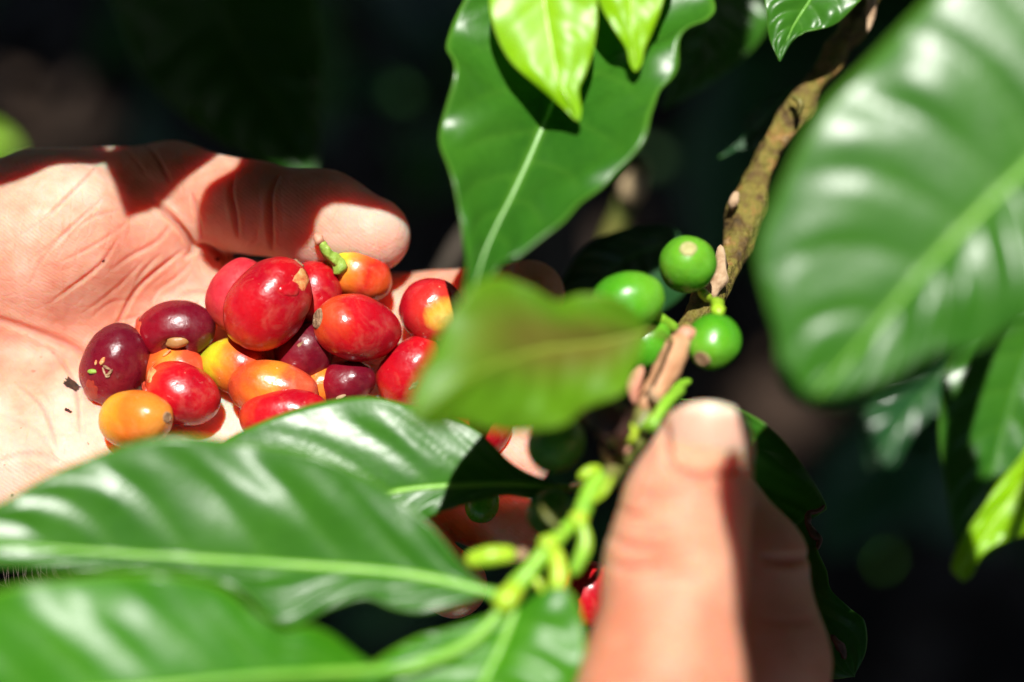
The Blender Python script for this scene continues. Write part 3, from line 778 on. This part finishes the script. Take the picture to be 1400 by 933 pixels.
# bottom layer first
cE = cherry(428, 402, (.62, .55, .55), 80, 10, RED, 'small red cherry wedged between the big ripe cherry and the thumb, mostly hidden', .35, seed=5)
cP = cherry(416, 482, (.60, .54, .54), 60, 20, MAROON, 'dark maroon cherry deep in the pile, under the one with the brown scar', .0, seed=16)
cA = cherry(158, 499, (.78, .63, .62), 70, 15, MAROON, 'dark maroon cherry at the left end of the pile, dried flower bits on it', .0, seed=1)
cB = cherry(241, 452, (.74, .56, .55), 8, 5, MAROON, 'maroon cherry split open at its lower side to show a tan seed', .15, seed=2, dent=(.0, .62, .72, .28, .42))
cC = cherry(327, 404, (.70, .58, .56), 65, 10, PINKR, 'matt pinkish red cherry tucked behind the largest ripe one', .45, seed=3)
cL = cherry(322, 500, (.64, .52, .52), -12, 10, YELLOWR, 'yellow and orange cherry with a pale left tip, under the largest ripe one', .05, seed=12, tip=.10, egg=-.1)
cQ = cherry(238, 506, (.60, .45, .42), 5, 10, ORANGE, 'orange sliver of a cherry just above the red one with torn skin', .05, seed=17)
cR = cherry(436, 528, (.45, .40, .40), 20, 10, ORANGEY, 'sliver of yellow orange cherry between the long orange one and the small maroon one', -.1, seed=18)
cN = cherry(250, 539, (.73, .57, .56), -22, 5, RED, 'bright red cherry with torn skin at its left end, beside the front orange one', .25, seed=14)
cK = cherry(373, 532, (.84, .53, .52), -8, 5, ORANGE, 'long orange cherry with a red blush in the front middle of the pile', .25, seed=11)
cJ = cherry(473, 524, (.56, .42, .45), 15, 10, MAROON, 'small dark maroon cherry at the front, beside the long orange one', .2, seed=10)
cI = cherry(560, 507, (.72, .52, .52), 52, 10, RED, 'red cherry leaning against the front right of the pile, half behind the olive leaf', .35, seed=9)
cM = cherry(388, 566, (.84, .46, .46), 8, 5, RED, 'red cherry lowest in the pile, cut across by the green leaf in front', .45, seed=13)
cH = cherry(589, 424, (.64, .60, .58), 160, -62, RED_GLARE, 'red cherry at the right end of the pile with a sharp painted yellowish glare', .3, seed=8)
cG = cherry(489, 449, (.82, .62, .62), -14, -26, RED, 'plump red cherry with a round brown scar at its left end', .75, seed=7)
cF = cherry(489, 374, (.66, .52, .55), -28, 5, YELLOWR, 'yellow and red cherry still carrying its short green stalk, against the thumb', .75, seed=6)
cD = cherry(367, 415, (.93, .72, .72), 52, 5, RED, 'largest bright red cherry topping the pile, with a torn upper end', .95, seed=4)
cO = cherry(186, 573, (.76, .54, .54), 4, 30, ORANGEY, 'orange yellow cherry at the front left of the pile with a small tan scar', .35, seed=15)
cS = fruit('coffee_cherry', 803, 812, 31.0, (.62, .55, .55), 70, 5, RED, 'red cherry glimpsed between the growing tip and the picking thumb', CH, None, None, seed=19)

cU = cherry(655, 588, (.62, .55, .55), 30, 5, RED, 'speck of red cherry between the olive leaf and the shaded leaf below it', .1, seed=31)
end_scar(cG, -1, .26)
end_scar(cO, 1, .17)
end_scar(cD, 1, .14)
patch('torn_skin', cD, 36, 52, .46, .50, FLESH, .014, .8, 0, 1, 30)
patch('scab', cI, 95, 62, .16, .6, SCAR, .008, .9, 0, 8, 20)
patch('scab', cP, 60, 100, .14, .5, SCAR, .008, .9, 0, 9, 20)
patch('scab', cM, 100, 70, .08, .5, SCAR, .006, .9, 0, 12, 20)
patch('torn_skin', cD, 54, 66, .30, .7, RED, .03, .6, 0, 2, 40)
patch('torn_skin', cN, 150, 125, .40, .6, FLESH, .02, .9, .06, 3, 60)
patch('torn_skin', cN, 148, 60, .24, .6, FLESHR, .03, .8, .08, 7, 30)
patch('torn_skin', cB, 152, 120, .40, .6, FLESHR, .02, .9, .05, 4, 60)
patch('split_pulp', cB, 90, 49, .44, .7, PULP, .02, .2, 0, 5)
patch('torn_skin', cA, 128, 112, .42, .55, simple('torn_maroon_flesh', [(.3, (.24, .008, .01)), (.7, (.44, .05, .02))], 400, .3, .6, .0006, 900), .012, .7, .03, 6, 20)
Cc, B, rad, *_ = o_info[cB.name]
def blob(name, cx, cy, d, r, ang, tilt, mat, parent, seed=0):
    nu, nv = 14, 18; V = []; Bb = basis(ang, tilt); cc = c3(cx, cy, d)
    for i in range(nu):
        for j in range(nv):
            q = fruit_shape(math.pi * i / (nu - 1), 2 * math.pi * j / nv, seed)
            q = q * (1 + .12 * noise.noise(Vector(q * 2.2 + seed)))
            V.append(cc + (q * np.array(r)) @ Bb)
    return mesh(name, c2w(np.array(V)), grid_faces(nu, nv, True), mat, parent)
def fdepth(fo, px, py):
    """depth of a fruit's near face at a pixel"""
    Cc, B, rad, *_ = o_info[fo.name]
    for z in np.arange(Cc[2] - 1.2, Cc[2] + 1, .01):
        if np.linalg.norm(((c3(px, py, z) - Cc) @ B.T) / rad) < 1: return z
    return Cc[2]
blob('seed', 243, 467, fdepth(cB, 243, 467) + .12, (.22, .13, .12), 8, 0, SEED, cB, 1)
blob('curled_fibre', 228, 483, fdepth(cB, 232, 480) + .0, (.10, .03, .03), 40, 0, FLESH, cB, 2)
for i, (x, y, a, r, m) in enumerate([(127, 508, 0, (.10, .045, .04), STALK), (140, 494, 60, (.08, .045, .04), FLESH), (131, 496, 80, (.05, .025, .02), FLESH),
                       (146, 503, -30, (.08, .03, .03), SCAR), (150, 510, 50, (.08, .03, .03), SCAR), (147, 514, 10, (.05, .04, .03), DRY), (142, 508, -70, (.08, .02, .02), DRY)]):
    blob('dried_flower', x, y, fdepth(cA, x, y) - .02, r, a, 0, m, cA, i)
end_scar(cJ, -1, .16)
blob('dried_flower', 466, 543, fdepth(cJ, 466, 540) - .02, (.1, .04, .04), 20, 0, DRY, cJ, 3)
fz = fdepth(cF, 470, 372)
tube('stalk', [(470, 372, fz + .05), (460, 358, fz - .08), (447, 343, fz - .2), (438, 330, fz - .25)], [.21, .12, .10, .085], STALK, cF, 22, 12, .5, 2)
tube('stalk_end', [(441, 334, fz - .23), (434, 325, fz - .27), (432, 319, fz - .27)], [.095, .10, .07], PINKB, cF, 10, 10, .6, 2)

# unripe fruit on the branch
def green(px, py, d, rad, ang, tilt, mat, label=None, **kw):
    o = fruit('green_cherry', px, py, d, rad, ang, tilt, mat, None, None, BR, None, **kw)
    if label: o['label'] = label
    return o
g1 = green(940, 361, 30.6, (.55, .52, .50), 98, 62, UNRIPE, 'round green cherry with its pale end scar facing the camera', seed=21); end_scar(g1, 1, .28, SCARG, 'end_scar')
g2 = green(857, 414, 29.8, (.66, .54, .54), 20, 5, UNRIPE, seed=22)
g3 = green(975, 468, 29.8, (.52, .47, .47), -128, 42, UNRIPE, seed=23); end_scar(g3, 1, .30, SCAR, 'end_scar')
g4 = green(884, 470, 30.4, (.5, .42, .42), 60, 0, UNRIPE, seed=24)
g5 = green(878, 500, 31.4, (.42, .36, .36), 20, 0, UNRIPE, seed=25)
g6 = green(761, 607, 28.4, (.50, .46, .46), 40, 10, UNRIPE_D, seed=26)
g7 = green(660, 690, 31.6, (.36, .30, .30), 60, 0, UNRIPE, seed=27)
g8 = green(752, 700, 29.2, (.42, .38, .38), 50, 0, UNRIPE_D, seed=28)
tube('fruit_stalk', [(958, 398, 30.9), (970, 410, 31.2)], [.1, .1], STEMY, g1, 8, 8)
tube('fruit_stalk', [(984, 428, 29.9), (978, 412, 30.6)], [.13, .12], STEMY, g3, 8, 8, .4)
tube('fruit_stalk', [(895, 430, 30.1), (925, 452, 30.6)], [.1, .12], STEMG, g2, 8, 8)
tube('fruit_stalk', [(895, 485, 30.4), (922, 478, 30.2)], [.1, .12], STEMG, g4, 8, 8)

# ---------------------------------------------------------------- neighbouring shoots
TOP = empty('overhanging_shoot', P(800, -220, 31), 'coffee shoot at the top centre with one broad wavy leaf and two young lime ones', 'branch')
tube('stem', [(1060, -420, 34), (900, -300, 32), (800, -210, 31), (790, -160, 31)], [.25, .22, .2, .15], BARK, TOP, 20, 12, .4)
leaf('leaf', TOP, [(800, -90, 31.2), (788, 20, 31.2), (765, 110, 31.0), (735, 185, 30.4), (700, 262, 29.4), (668, 330, 28.2), (652, 380, 27.0), (643, 430, 25.6)],
     [(700, -70), (635, 0), (611, 60), (618, 108), (603, 180), (612, 240), (632, 300), (637, 345), (636, 380), (634, 405)],
     [(920, -70), (975, -5), (968, 32), (932, 58), (926, 90), (902, 112), (892, 152), (880, 202), (838, 232), (798, 268), (768, 312), (715, 346), (678, 366), (656, 400)],
     GREEN, MIDRIB_P, 9, .13, .14, .18, .06, 7, res=(150, 21), glare=.5, label='broad dark green leaf with wavy edges and a pale midrib pointing down to the cherries', petiole=[(800, -210, 31)])
leaf('leaf', TOP, [(735, -110, 29.0), (742, -20, 28.9), (752, 50, 28.8), (765, 110, 28.7), (780, 140, 28.7), (791, 166, 28.8)],
     [(685, -90), (670, -10), (675, 38), (698, 84), (738, 120), (768, 146), (783, 161)],
     [(800, -80), (816, -5), (813, 58), (801, 98), (790, 122), (794, 150)],
     YOUNG, MIDRIB_Y, 8, .02, .22, .03, .035, 8, glare=.25, label='young lime green leaf, the larger of the two', petiole=[(795, -205, 31)])
leaf('leaf', TOP, [(875, -110, 29.0), (864, -20, 28.9), (864, 40, 28.9), (867, 75, 28.9), (869, 98, 29)],
     [(815, -80), (817, -8), (835, 33), (856, 63), (862, 86)],
     [(925, -70), (907, 0), (892, 42), (880, 68), (876, 88)],
     YOUNG, MIDRIB_Y, 7, .02, .20, .03, .03, 9, glare=.2, label='young lime green leaf, the smaller of the two', petiole=[(805, -205, 31)])

RS = empty('right_hand_shoot', P(1560, 60, 27), 'coffee shoot reaching in from the right edge with a huge blurred glossy leaf', 'branch')
tube('stem', [(1700, -300, 30), (1600, -40, 27), (1570, 120, 26), (1560, 400, 28), (1560, 640, 30), (1560, 1100, 38), (1520, 1500, 50)], [.24, .25, .26, .28, .3, .36, .4], BARK, RS, 50, 12, .4)
leaf('leaf', RS, [(1540, 110, 23.4), (1400, 232, 23.6), (1280, 352, 23.8), (1185, 462, 24.1), (1130, 525, 24.4), (1108, 552, 24.6)],
     [(1500, -60), (1400, -100), (1285, -15), (1190, 78), (1115, 160), (1062, 262), (1034, 340), (1046, 408), (1062, 460), (1064, 505), (1082, 540)],
     [(1520, 320), (1450, 405), (1400, 442), (1320, 486), (1250, 528), (1190, 552), (1140, 560)],
     GREEN, MIDRIB, 8, .20, .12, .06, .07, 10, label='huge out of focus green leaf with white glare filling the upper right', petiole=[(1575, 90, 26)], glare=.55)
leaf('leaf', RS, [(1490, 560, 28), (1430, 622, 28), (1385, 680, 28), (1345, 735, 28), (1316, 794, 28)],
     [(1440, 560), (1392, 628), (1345, 690), (1318, 735), (1300, 775)],
     [(1500, 660), (1450, 715), (1400, 733), (1362, 744), (1340, 760), (1328, 785)],
     YOUNG, MIDRIB_Y, 7, .05, .15, .06, .035, 11, label='bright lime leaf tip curling in at the right edge', petiole=[(1560, 540, 29)])
leaf('leaf', RS, [(1440, 400, 37), (1400, 500, 37), (1370, 600, 37), (1345, 690, 37), (1318, 775, 37)],
     [(1350, 400), (1300, 470), (1284, 560), (1290, 650), (1302, 720)],
     [(1500, 430), (1490, 560), (1430, 680), (1365, 750)],
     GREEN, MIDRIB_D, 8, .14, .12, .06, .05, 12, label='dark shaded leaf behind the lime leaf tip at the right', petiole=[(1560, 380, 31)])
TR = empty('upper_right_shoot', P(1180, -200, 31), 'short coffee shoot dangling a glossy leaf tip into the top edge beside the branch', 'branch')
tube('stem', [(1350, -380, 33), (1220, -260, 33), (1170, -170, 33)], [.22, .2, .14], BARK, TR, 16, 12, .4)
leaf('leaf', TR, [(1160, -120, 33), (1118, -20, 33), (1085, 35, 33), (1066, 84, 32.8)],
     [(1080, -110), (1047, -20), (1049, 25), (1054, 58)],
     [(1230, -90), (1188, -15), (1168, 10), (1140, 34), (1100, 46), (1080, 60)],
     GREEN, MIDRIB, 8, .10, .14, .05, .045, 13, glare=.6, petiole=[(1172, -165, 33)])

# ---------------------------------------------------------------- leaves outside the frame whose shade falls on the hands
OV = empty('overhead_branch', c2w(c3(300, 200, 33) + LCV * 24), 'leafy coffee branch above the open hand, outside the frame, throwing leaf shadows on the thumb', 'branch')
def caster(mid, left, right, t, seed=0, parent=None, base=None):
    return leaf('leaf', parent or OV, mid, left, right, GREEN, MIDRIB, 8, .05, .05, .03, .05, seed, res=(40, 8), offset=LCV * t)
caster([(-60, 40, 32.5), (-10, 130, 32.5), (20, 190, 32.3), (60, 215, 32.3)], [(-160, 60), (-140, 220), (-60, 270), (0, 256), (40, 235)], [(60, 60), (120, 120), (128, 165), (90, 200)], 17, 21)
caster([(210, 20, 32.8), (205, 110, 32.8), (200, 200, 32.8), (185, 262, 32.8), (172, 292, 32.6)], [(150, 60), (135, 130), (132, 185), (150, 232), (164, 272)], [(290, 60), (288, 150), (278, 192), (238, 232), (196, 272)], 14, 22)
caster([(420, 30, 32.6), (405, 140, 32.6), (385, 230, 32.6), (352, 300, 32.6), (335, 340, 32.6)], [(330, 60), (318, 150), (316, 205), (275, 240), (262, 300), (290, 328)], [(560, 60), (620, 170), (600, 268), (560, 288), (500, 286), (455, 290), (436, 312), (426, 340), (380, 350)], 13, 23)
v, f = tube_geo(spline([c3(-300, 40, 33) + LCV * 17, c3(-60, 20, 33) + LCV * 17, c3(210, 10, 33) + LCV * 15, c3(420, 10, 33) + LCV * 13.5, c3(640, -120, 33) + LCV * 14], 40), np.full(40, .18), 10)
mesh('stem', c2w(v), f, BARK, OV)
OV2 = empty('added_shade_shoot', c2w(c3(1000, -120, 37) + LCV * 26.2), 'leafy shoot added outside the frame to shade the picking hand and background leaves', 'branch')  # unseen shoot, added to cast shade on the picking hand and background leaves
def caster2(*a, **k): return caster(*a, parent=OV2, **k)
caster2([(1090, 1110, 27), (1070, 950, 27), (1050, 830, 27), (1028, 720, 26.6), (1012, 585, 26.4)],
        [(1030, 1060, 26), (1018, 960, 26.1), (1010, 850, 26.2), (996, 760, 26.3), (984, 700, 26.4), (982, 650, 26.4), (992, 610, 26.4)],
        [(1290, 1040, 28), (1330, 900, 28.5), (1300, 736, 28.8), (1200, 712, 28.6), (1120, 736, 28.3), (1056, 708, 27.5), (1040, 640, 26.6)], 17, 24)
caster2([(300, -120, 42), (320, 20, 42), (350, 130, 42), (370, 260, 42)], [(100, -100), (110, 60), (180, 180), (260, 260)], [(480, -100), (500, 60), (490, 200), (440, 260)], 30, 26)
caster2([(1000, -100, 37), (980, 20, 37), (985, 110, 37), (980, 190, 37)], [(900, -80), (890, 60), (930, 180)], [(1040, -80), (1030, 40), (1015, 140)], 26, 28)
caster2([(1330, 650, 37), (1320, 700, 37), (1310, 800, 37)], [(1270, 660), (1260, 760)], [(1400, 660), (1390, 760)], 27, 30)
v, f = tube_geo(spline([c3(1330, 640, 37) + LCV * 27.2, c3(1000, -120, 37) + LCV * 26.2, c3(300, -140, 42) + LCV * 30.2], 40), np.full(40, .18), 10)
mesh('stem', c2w(v), f, BARK, OV2)
v, f = tube_geo(spline([c3(1330, 640, 37) + LCV * 27.2, c3(1240, 1060, 30) + LCV * 20, c3(1090, 1112, 27) + LCV * 17], 24), np.linspace(.17, .08, 24), 10)
mesh('stem', c2w(v), f, BARK, OV2)

# ---------------------------------------------------------------- shrub behind, ground, canopy
SH = empty('coffee_shrub', (0.05, .95, 0), 'dark shaded coffee shrub behind the hands with a pale twig, fading into black', 'shrub')
def wtube(name, pts, rad, mat, parent, n=20, sides=10, jit=.3):
    C = spline(pts, n); R = np.interp(np.linspace(0, 1, n), np.linspace(0, 1, len(rad)), rad)
    v, f = tube_geo(C, R, sides, jit, len(pts)); return mesh(name, v, f, mat, parent, origin=pts[0])
leaf('leaf', SH, [(250, -120, 42), (320, 50, 42), (385, 155, 41.5), (428, 245, 41)],
     [(130, -90), (160, 20), (200, 110), (290, 185), (375, 230)], [(400, -100), (438, 40), (440, 150), (436, 210)],
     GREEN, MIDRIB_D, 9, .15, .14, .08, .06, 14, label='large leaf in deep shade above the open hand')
leaf('leaf', SH, [(935, 330, 36), (860, 352, 36), (770, 425, 36)], [(912, 308), (850, 314), (800, 338), (768, 385)], [(935, 400), (880, 435), (800, 450)],
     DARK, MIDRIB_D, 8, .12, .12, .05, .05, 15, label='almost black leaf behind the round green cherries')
leaf('leaf', SH, [(1010, -80, 38), (970, 30, 38), (938, 100, 38), (905, 150, 38)], [(930, -80), (930, 30), (915, 100)], [(1080, -60), (1055, 30), (1010, 85), (945, 130)],
     GREEN, MIDRIB_D, 8, .12, .12, .05, .05, 16)
leaf('leaf', SH, [(1085, 120, 36), (1030, 178, 36), (983, 216, 36)], [(1045, 138), (1020, 160), (1015, 190)], [(1075, 172), (1045, 200), (1012, 205)],
     DARK, MIDRIB_D, 6, .08, .12, .05, .04, 17)
leaf('leaf', SH, [(1310, 450, 42), (1250, 560, 42), (1185, 640, 42)], [(1210, 490), (1180, 570)], [(1320, 560), (1270, 625)],
     DARK, MIDRIB_D, 7, .12, .12, .05, .05, 18)
leaf('leaf', SH, [(1300, 500, 78), (1200, 620, 78), (1120, 760, 78)], [(1180, 560), (1110, 660)], [(1290, 640), (1200, 740)],
     DARK, MIDRIB_D, 7, .2, .12, .08, .08, 19, label='blue grey glint of a deep background leaf right of the bitten leaf')
leaf('leaf', SH, [(1216, 758, 110), (1211, 766, 110), (1205, 775, 110)], [(1207, 762), (1204, 769)], [(1216, 766), (1211, 773)],
     GREENB, MIDRIB, 6, .1, .12, .05, .06, 20, label='small sunlit leaf deep in the background, a soft green dot')
leaf('leaf', SH, [(-50, 172, 75), (-15, 190, 75), (22, 212, 75)], [(-40, 195), (-5, 210)], [(-10, 174), (18, 196)],
     YOUNG, MIDRIB_Y, 6, .1, .12, .05, .06, 31, label='sunlit yellow green leaf blurred behind the wrist at the left edge')
tube('twig', [(800, 400, 44), (838, 318, 43.5), (862, 262, 43), (878, 215, 43)], [.26, .27, .3, .22], STEMO, SH, 20, 10, .3, 3)
tube('twig', [(856, 278, 42.6), (868, 246, 42.5), (874, 234, 42.5)], [.27, .34, .25], TWIG, SH, 12, 10, .3, 4, label='pale sunlit end of the twig behind the broad leaf')
tube('twig', [(580, 420, 46), (622, 345, 46), (660, 290, 47), (760, 120, 50)], [.2, .22, .24, .26], TRUNK, SH, 20, 10, .3, 5)
wtube('trunk', [(.05, .95, -.02), (.02, .92, .5), (.0, .98, 1.1), (.04, 1.05, 1.7)], [.035, .03, .026, .018], TRUNK, SH, 30, 14)
for i, (x, y, z) in enumerate([(-.5, .5, 1.55), (.5, .55, 1.5), (-.3, 1.5, 1.7), (.7, 1.2, 1.6), (.1, .45, 1.75), (-.8, 1.1, 1.5)]):
    wtube('limb', [(.01, .95, .7 + .12 * i), (x * .4, (y + .95) / 2, 1.05 + .08 * i), (x, y, z)], [.016, .012, .006], TRUNK, SH)
wtube('limb', [(.0, .96, .95), (.13, .62, 1.0), (P(1310, -200, 36)[0], P(1310, -200, 36)[1], P(1310, -200, 36)[2])], [.014, .01, .004], TRUNK, SH)

# ground: shaded soil with litter
def ground():
    n = NT('soil'); co = n.coord()
    col = n.ramp(n.noise(7, 8, .7, co), [(.3, (.012, .008, .006)), (.5, (.03, .019, .013)), (.7, (.07, .042, .028))])
    n.set(Base_Color=col, Roughness=.95, Specular_IOR_Level=.2); n.bump(n.noise(60, 6, .7, co), .8, .01)
    xs = np.concatenate([-np.geomspace(60, 2.2, 14), np.linspace(-2, 2, 81), np.geomspace(2.2, 60, 14)])
    V = [(x, y + .8, .03 * noise.noise(Vector((x * 2, y * 2, 0))) + .012 * noise.noise(Vector((x * 9, y * 9, 3))) - .03) for x in xs for y in xs]
    k = len(xs)
    tag(mesh('ground', V, grid_faces(k, k), n.m, None, origin=(0, .8, 0)), kind='structure')
ground()
def many_leaves(name, pts, dirs, nrm, lens, mat, parent=None):
    V, F = [], []; b = 0
    prof = [(0, 0, 0), (.25, .15, .0), (.5, .2, .03), (.8, .1, .0), (1, 0, -.05)]
    for p, d, n, L in zip(pts, dirs, nrm, lens):
        d = d / np.linalg.norm(d); s = np.cross(n, d); s /= np.linalg.norm(s) + 1e-9; n2 = np.cross(d, s)
        for i, (u, w, h) in enumerate(prof):
            for k in (-1, 0, 1):
                V.append(p + L * (d * (u - .5) + s * w * k + n2 * (h - (.04 if k == 0 and 0 < i < 4 else 0))))
        for i in range(4):
            for k in (0, 1):
                a = b + 3 * i + k; F.append((a, a + 1, a + 4, a + 3))
        b += 15
    A = {'vein': np.zeros(len(V)), 'edge': np.zeros(len(V)), 'stain': np.zeros(len(V))}
    return mesh(name, np.array(V), F, mat, parent, attrs=A)
litter = simple('leaf_litter', [(.3, (.02, .012, .007)), (.6, (.05, .027, .015)), (.8, (.11, .065, .035))], 6, .8)
n_ = 1500
pts = np.stack([rng.uniform(-1.3, 1.3, n_), rng.uniform(-.3, 2.2, n_), rng.uniform(-.02, .02, n_)], 1)
o = many_leaves('leaf_litter', pts, rng.normal(size=(n_, 3)) * [1, 1, .2], np.tile([0, 0, 1.], (n_, 1)) + rng.normal(size=(n_, 3)) * .25, rng.uniform(.06, .14, n_), litter)
tag(o, 'brown dead leaves scattered over the dark ground', 'leaf litter', kind='stuff')

# sunlight must reach the hands and a few flecks of the background; elsewhere the canopy is closed
prot = [P(x, y, d) for x in range(-150, 1501, 110) for y in range(-80, 1000, 110) for d in (22, 28, 34)]
flecks = [(P(25, 175, 75), .02), (P(75, 150, 175), .02), (P(1065, 550, 155), .03), (P(770, 335, 165), .045), (P(1212, 768, 110), .004),  (P(868, 250, 43), .008), (P(1320, 640, 37), .008)]
def sunline(c, T): 
    w = c - T; return np.linalg.norm(w - (w @ LW)[:, None] * LW, axis=1)
n_ = 20000
pts = np.stack([rng.uniform(-1.9, 1.9, n_), rng.uniform(-1.0, 2.7, n_), 1.42 + rng.uniform(0, .75, n_)], 1)
ok = np.ones(n_, bool)
for T in prot: ok &= sunline(pts, T) > .075
for T, r in flecks: ok &= sunline(pts, T) > r + .045
# camera side: keep clear of the camera itself
ok &= np.linalg.norm(pts - CAM * .01, axis=1) > .22
pts = pts[ok]
L_ = rng.uniform(.10, .17, len(pts))
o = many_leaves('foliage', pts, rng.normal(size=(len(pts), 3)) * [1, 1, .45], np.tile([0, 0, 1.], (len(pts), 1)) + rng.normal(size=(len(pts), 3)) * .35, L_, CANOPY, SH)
tag(o, kind='stuff')
# low foliage of the shrub round the trunk: dark shapes behind everything
n_ = 1600
pts = np.stack([rng.uniform(-1.2, 1.2, n_), rng.uniform(.45, 1.8, n_), rng.uniform(.15, 1.25, n_)], 1)
rel = pts / .01 - CAM; dd = rel @ FW
pxx = 700 + (rel @ RX) / dd * K; pyy = 466.5 - (rel @ UP) / dd * K
ok = (dd > 62)
for q, r in flecks:
    t = q; w = pts - CAM * .01; dr = (t - CAM * .01); L0 = np.linalg.norm(dr); dr = dr / L0; al = w @ dr
    ok &= ~((np.linalg.norm(w - al[:, None] * dr, axis=1) < .075) & (al < L0))
    ok &= sunline(pts, t) > r + .06
pts = pts[ok]
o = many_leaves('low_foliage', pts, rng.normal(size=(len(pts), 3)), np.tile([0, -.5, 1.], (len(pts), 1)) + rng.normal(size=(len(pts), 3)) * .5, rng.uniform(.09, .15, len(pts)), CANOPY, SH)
tag(o, kind='stuff')

# ---------------------------------------------------------------- crumbs on the palm
crumb = simple('bark_crumb', [(.3, (.02, .008, .005)), (.7, (.10, .035, .015))], 900, .8, .9, .0005, 2000)
def crumb_at(px, py, r, ang, label):
    nu, nv = 10, 14; V = []; B = basis(ang, 0); cc = c3(px, py, surf(px, py) - r[2] * .5)
    for i in range(nu):
        for j in range(nv):
            q = fruit_shape(math.pi * i / (nu - 1), 2 * math.pi * j / nv, px)
            q = q * (1 + .8 * noise.noise(Vector(q * 2.4 + px)))
            V.append(cc + (q * np.array(r)) @ B)
    tag(mesh('bark_crumb', c2w(np.array(V)), grid_faces(nu, nv, True), crumb, None, origin=c2w(cc)), label, 'crumb', 'dark crumbs lying on the palm')
crumb_at(101, 529, (.20, .09, .06), -38, 'largest dark crumb on the palm, left of the dried-flower cherry')
crumb_at(94, 562, (.08, .03, .02), -30, 'thin dark crumb on the palm just below the largest crumb')
crumb_at(296, 355, (.06, .035, .02), 10, 'small dark crumb on the web of the hand beside the thumb')
crumb_at(330, 352, (.06, .03, .02), 0, 'small dark crumb under the thumb above the matt red cherry')
crumb_at(141, 357, (.035, .02, .015), 20, 'tiny dark crumb high on the ball of the thumb')
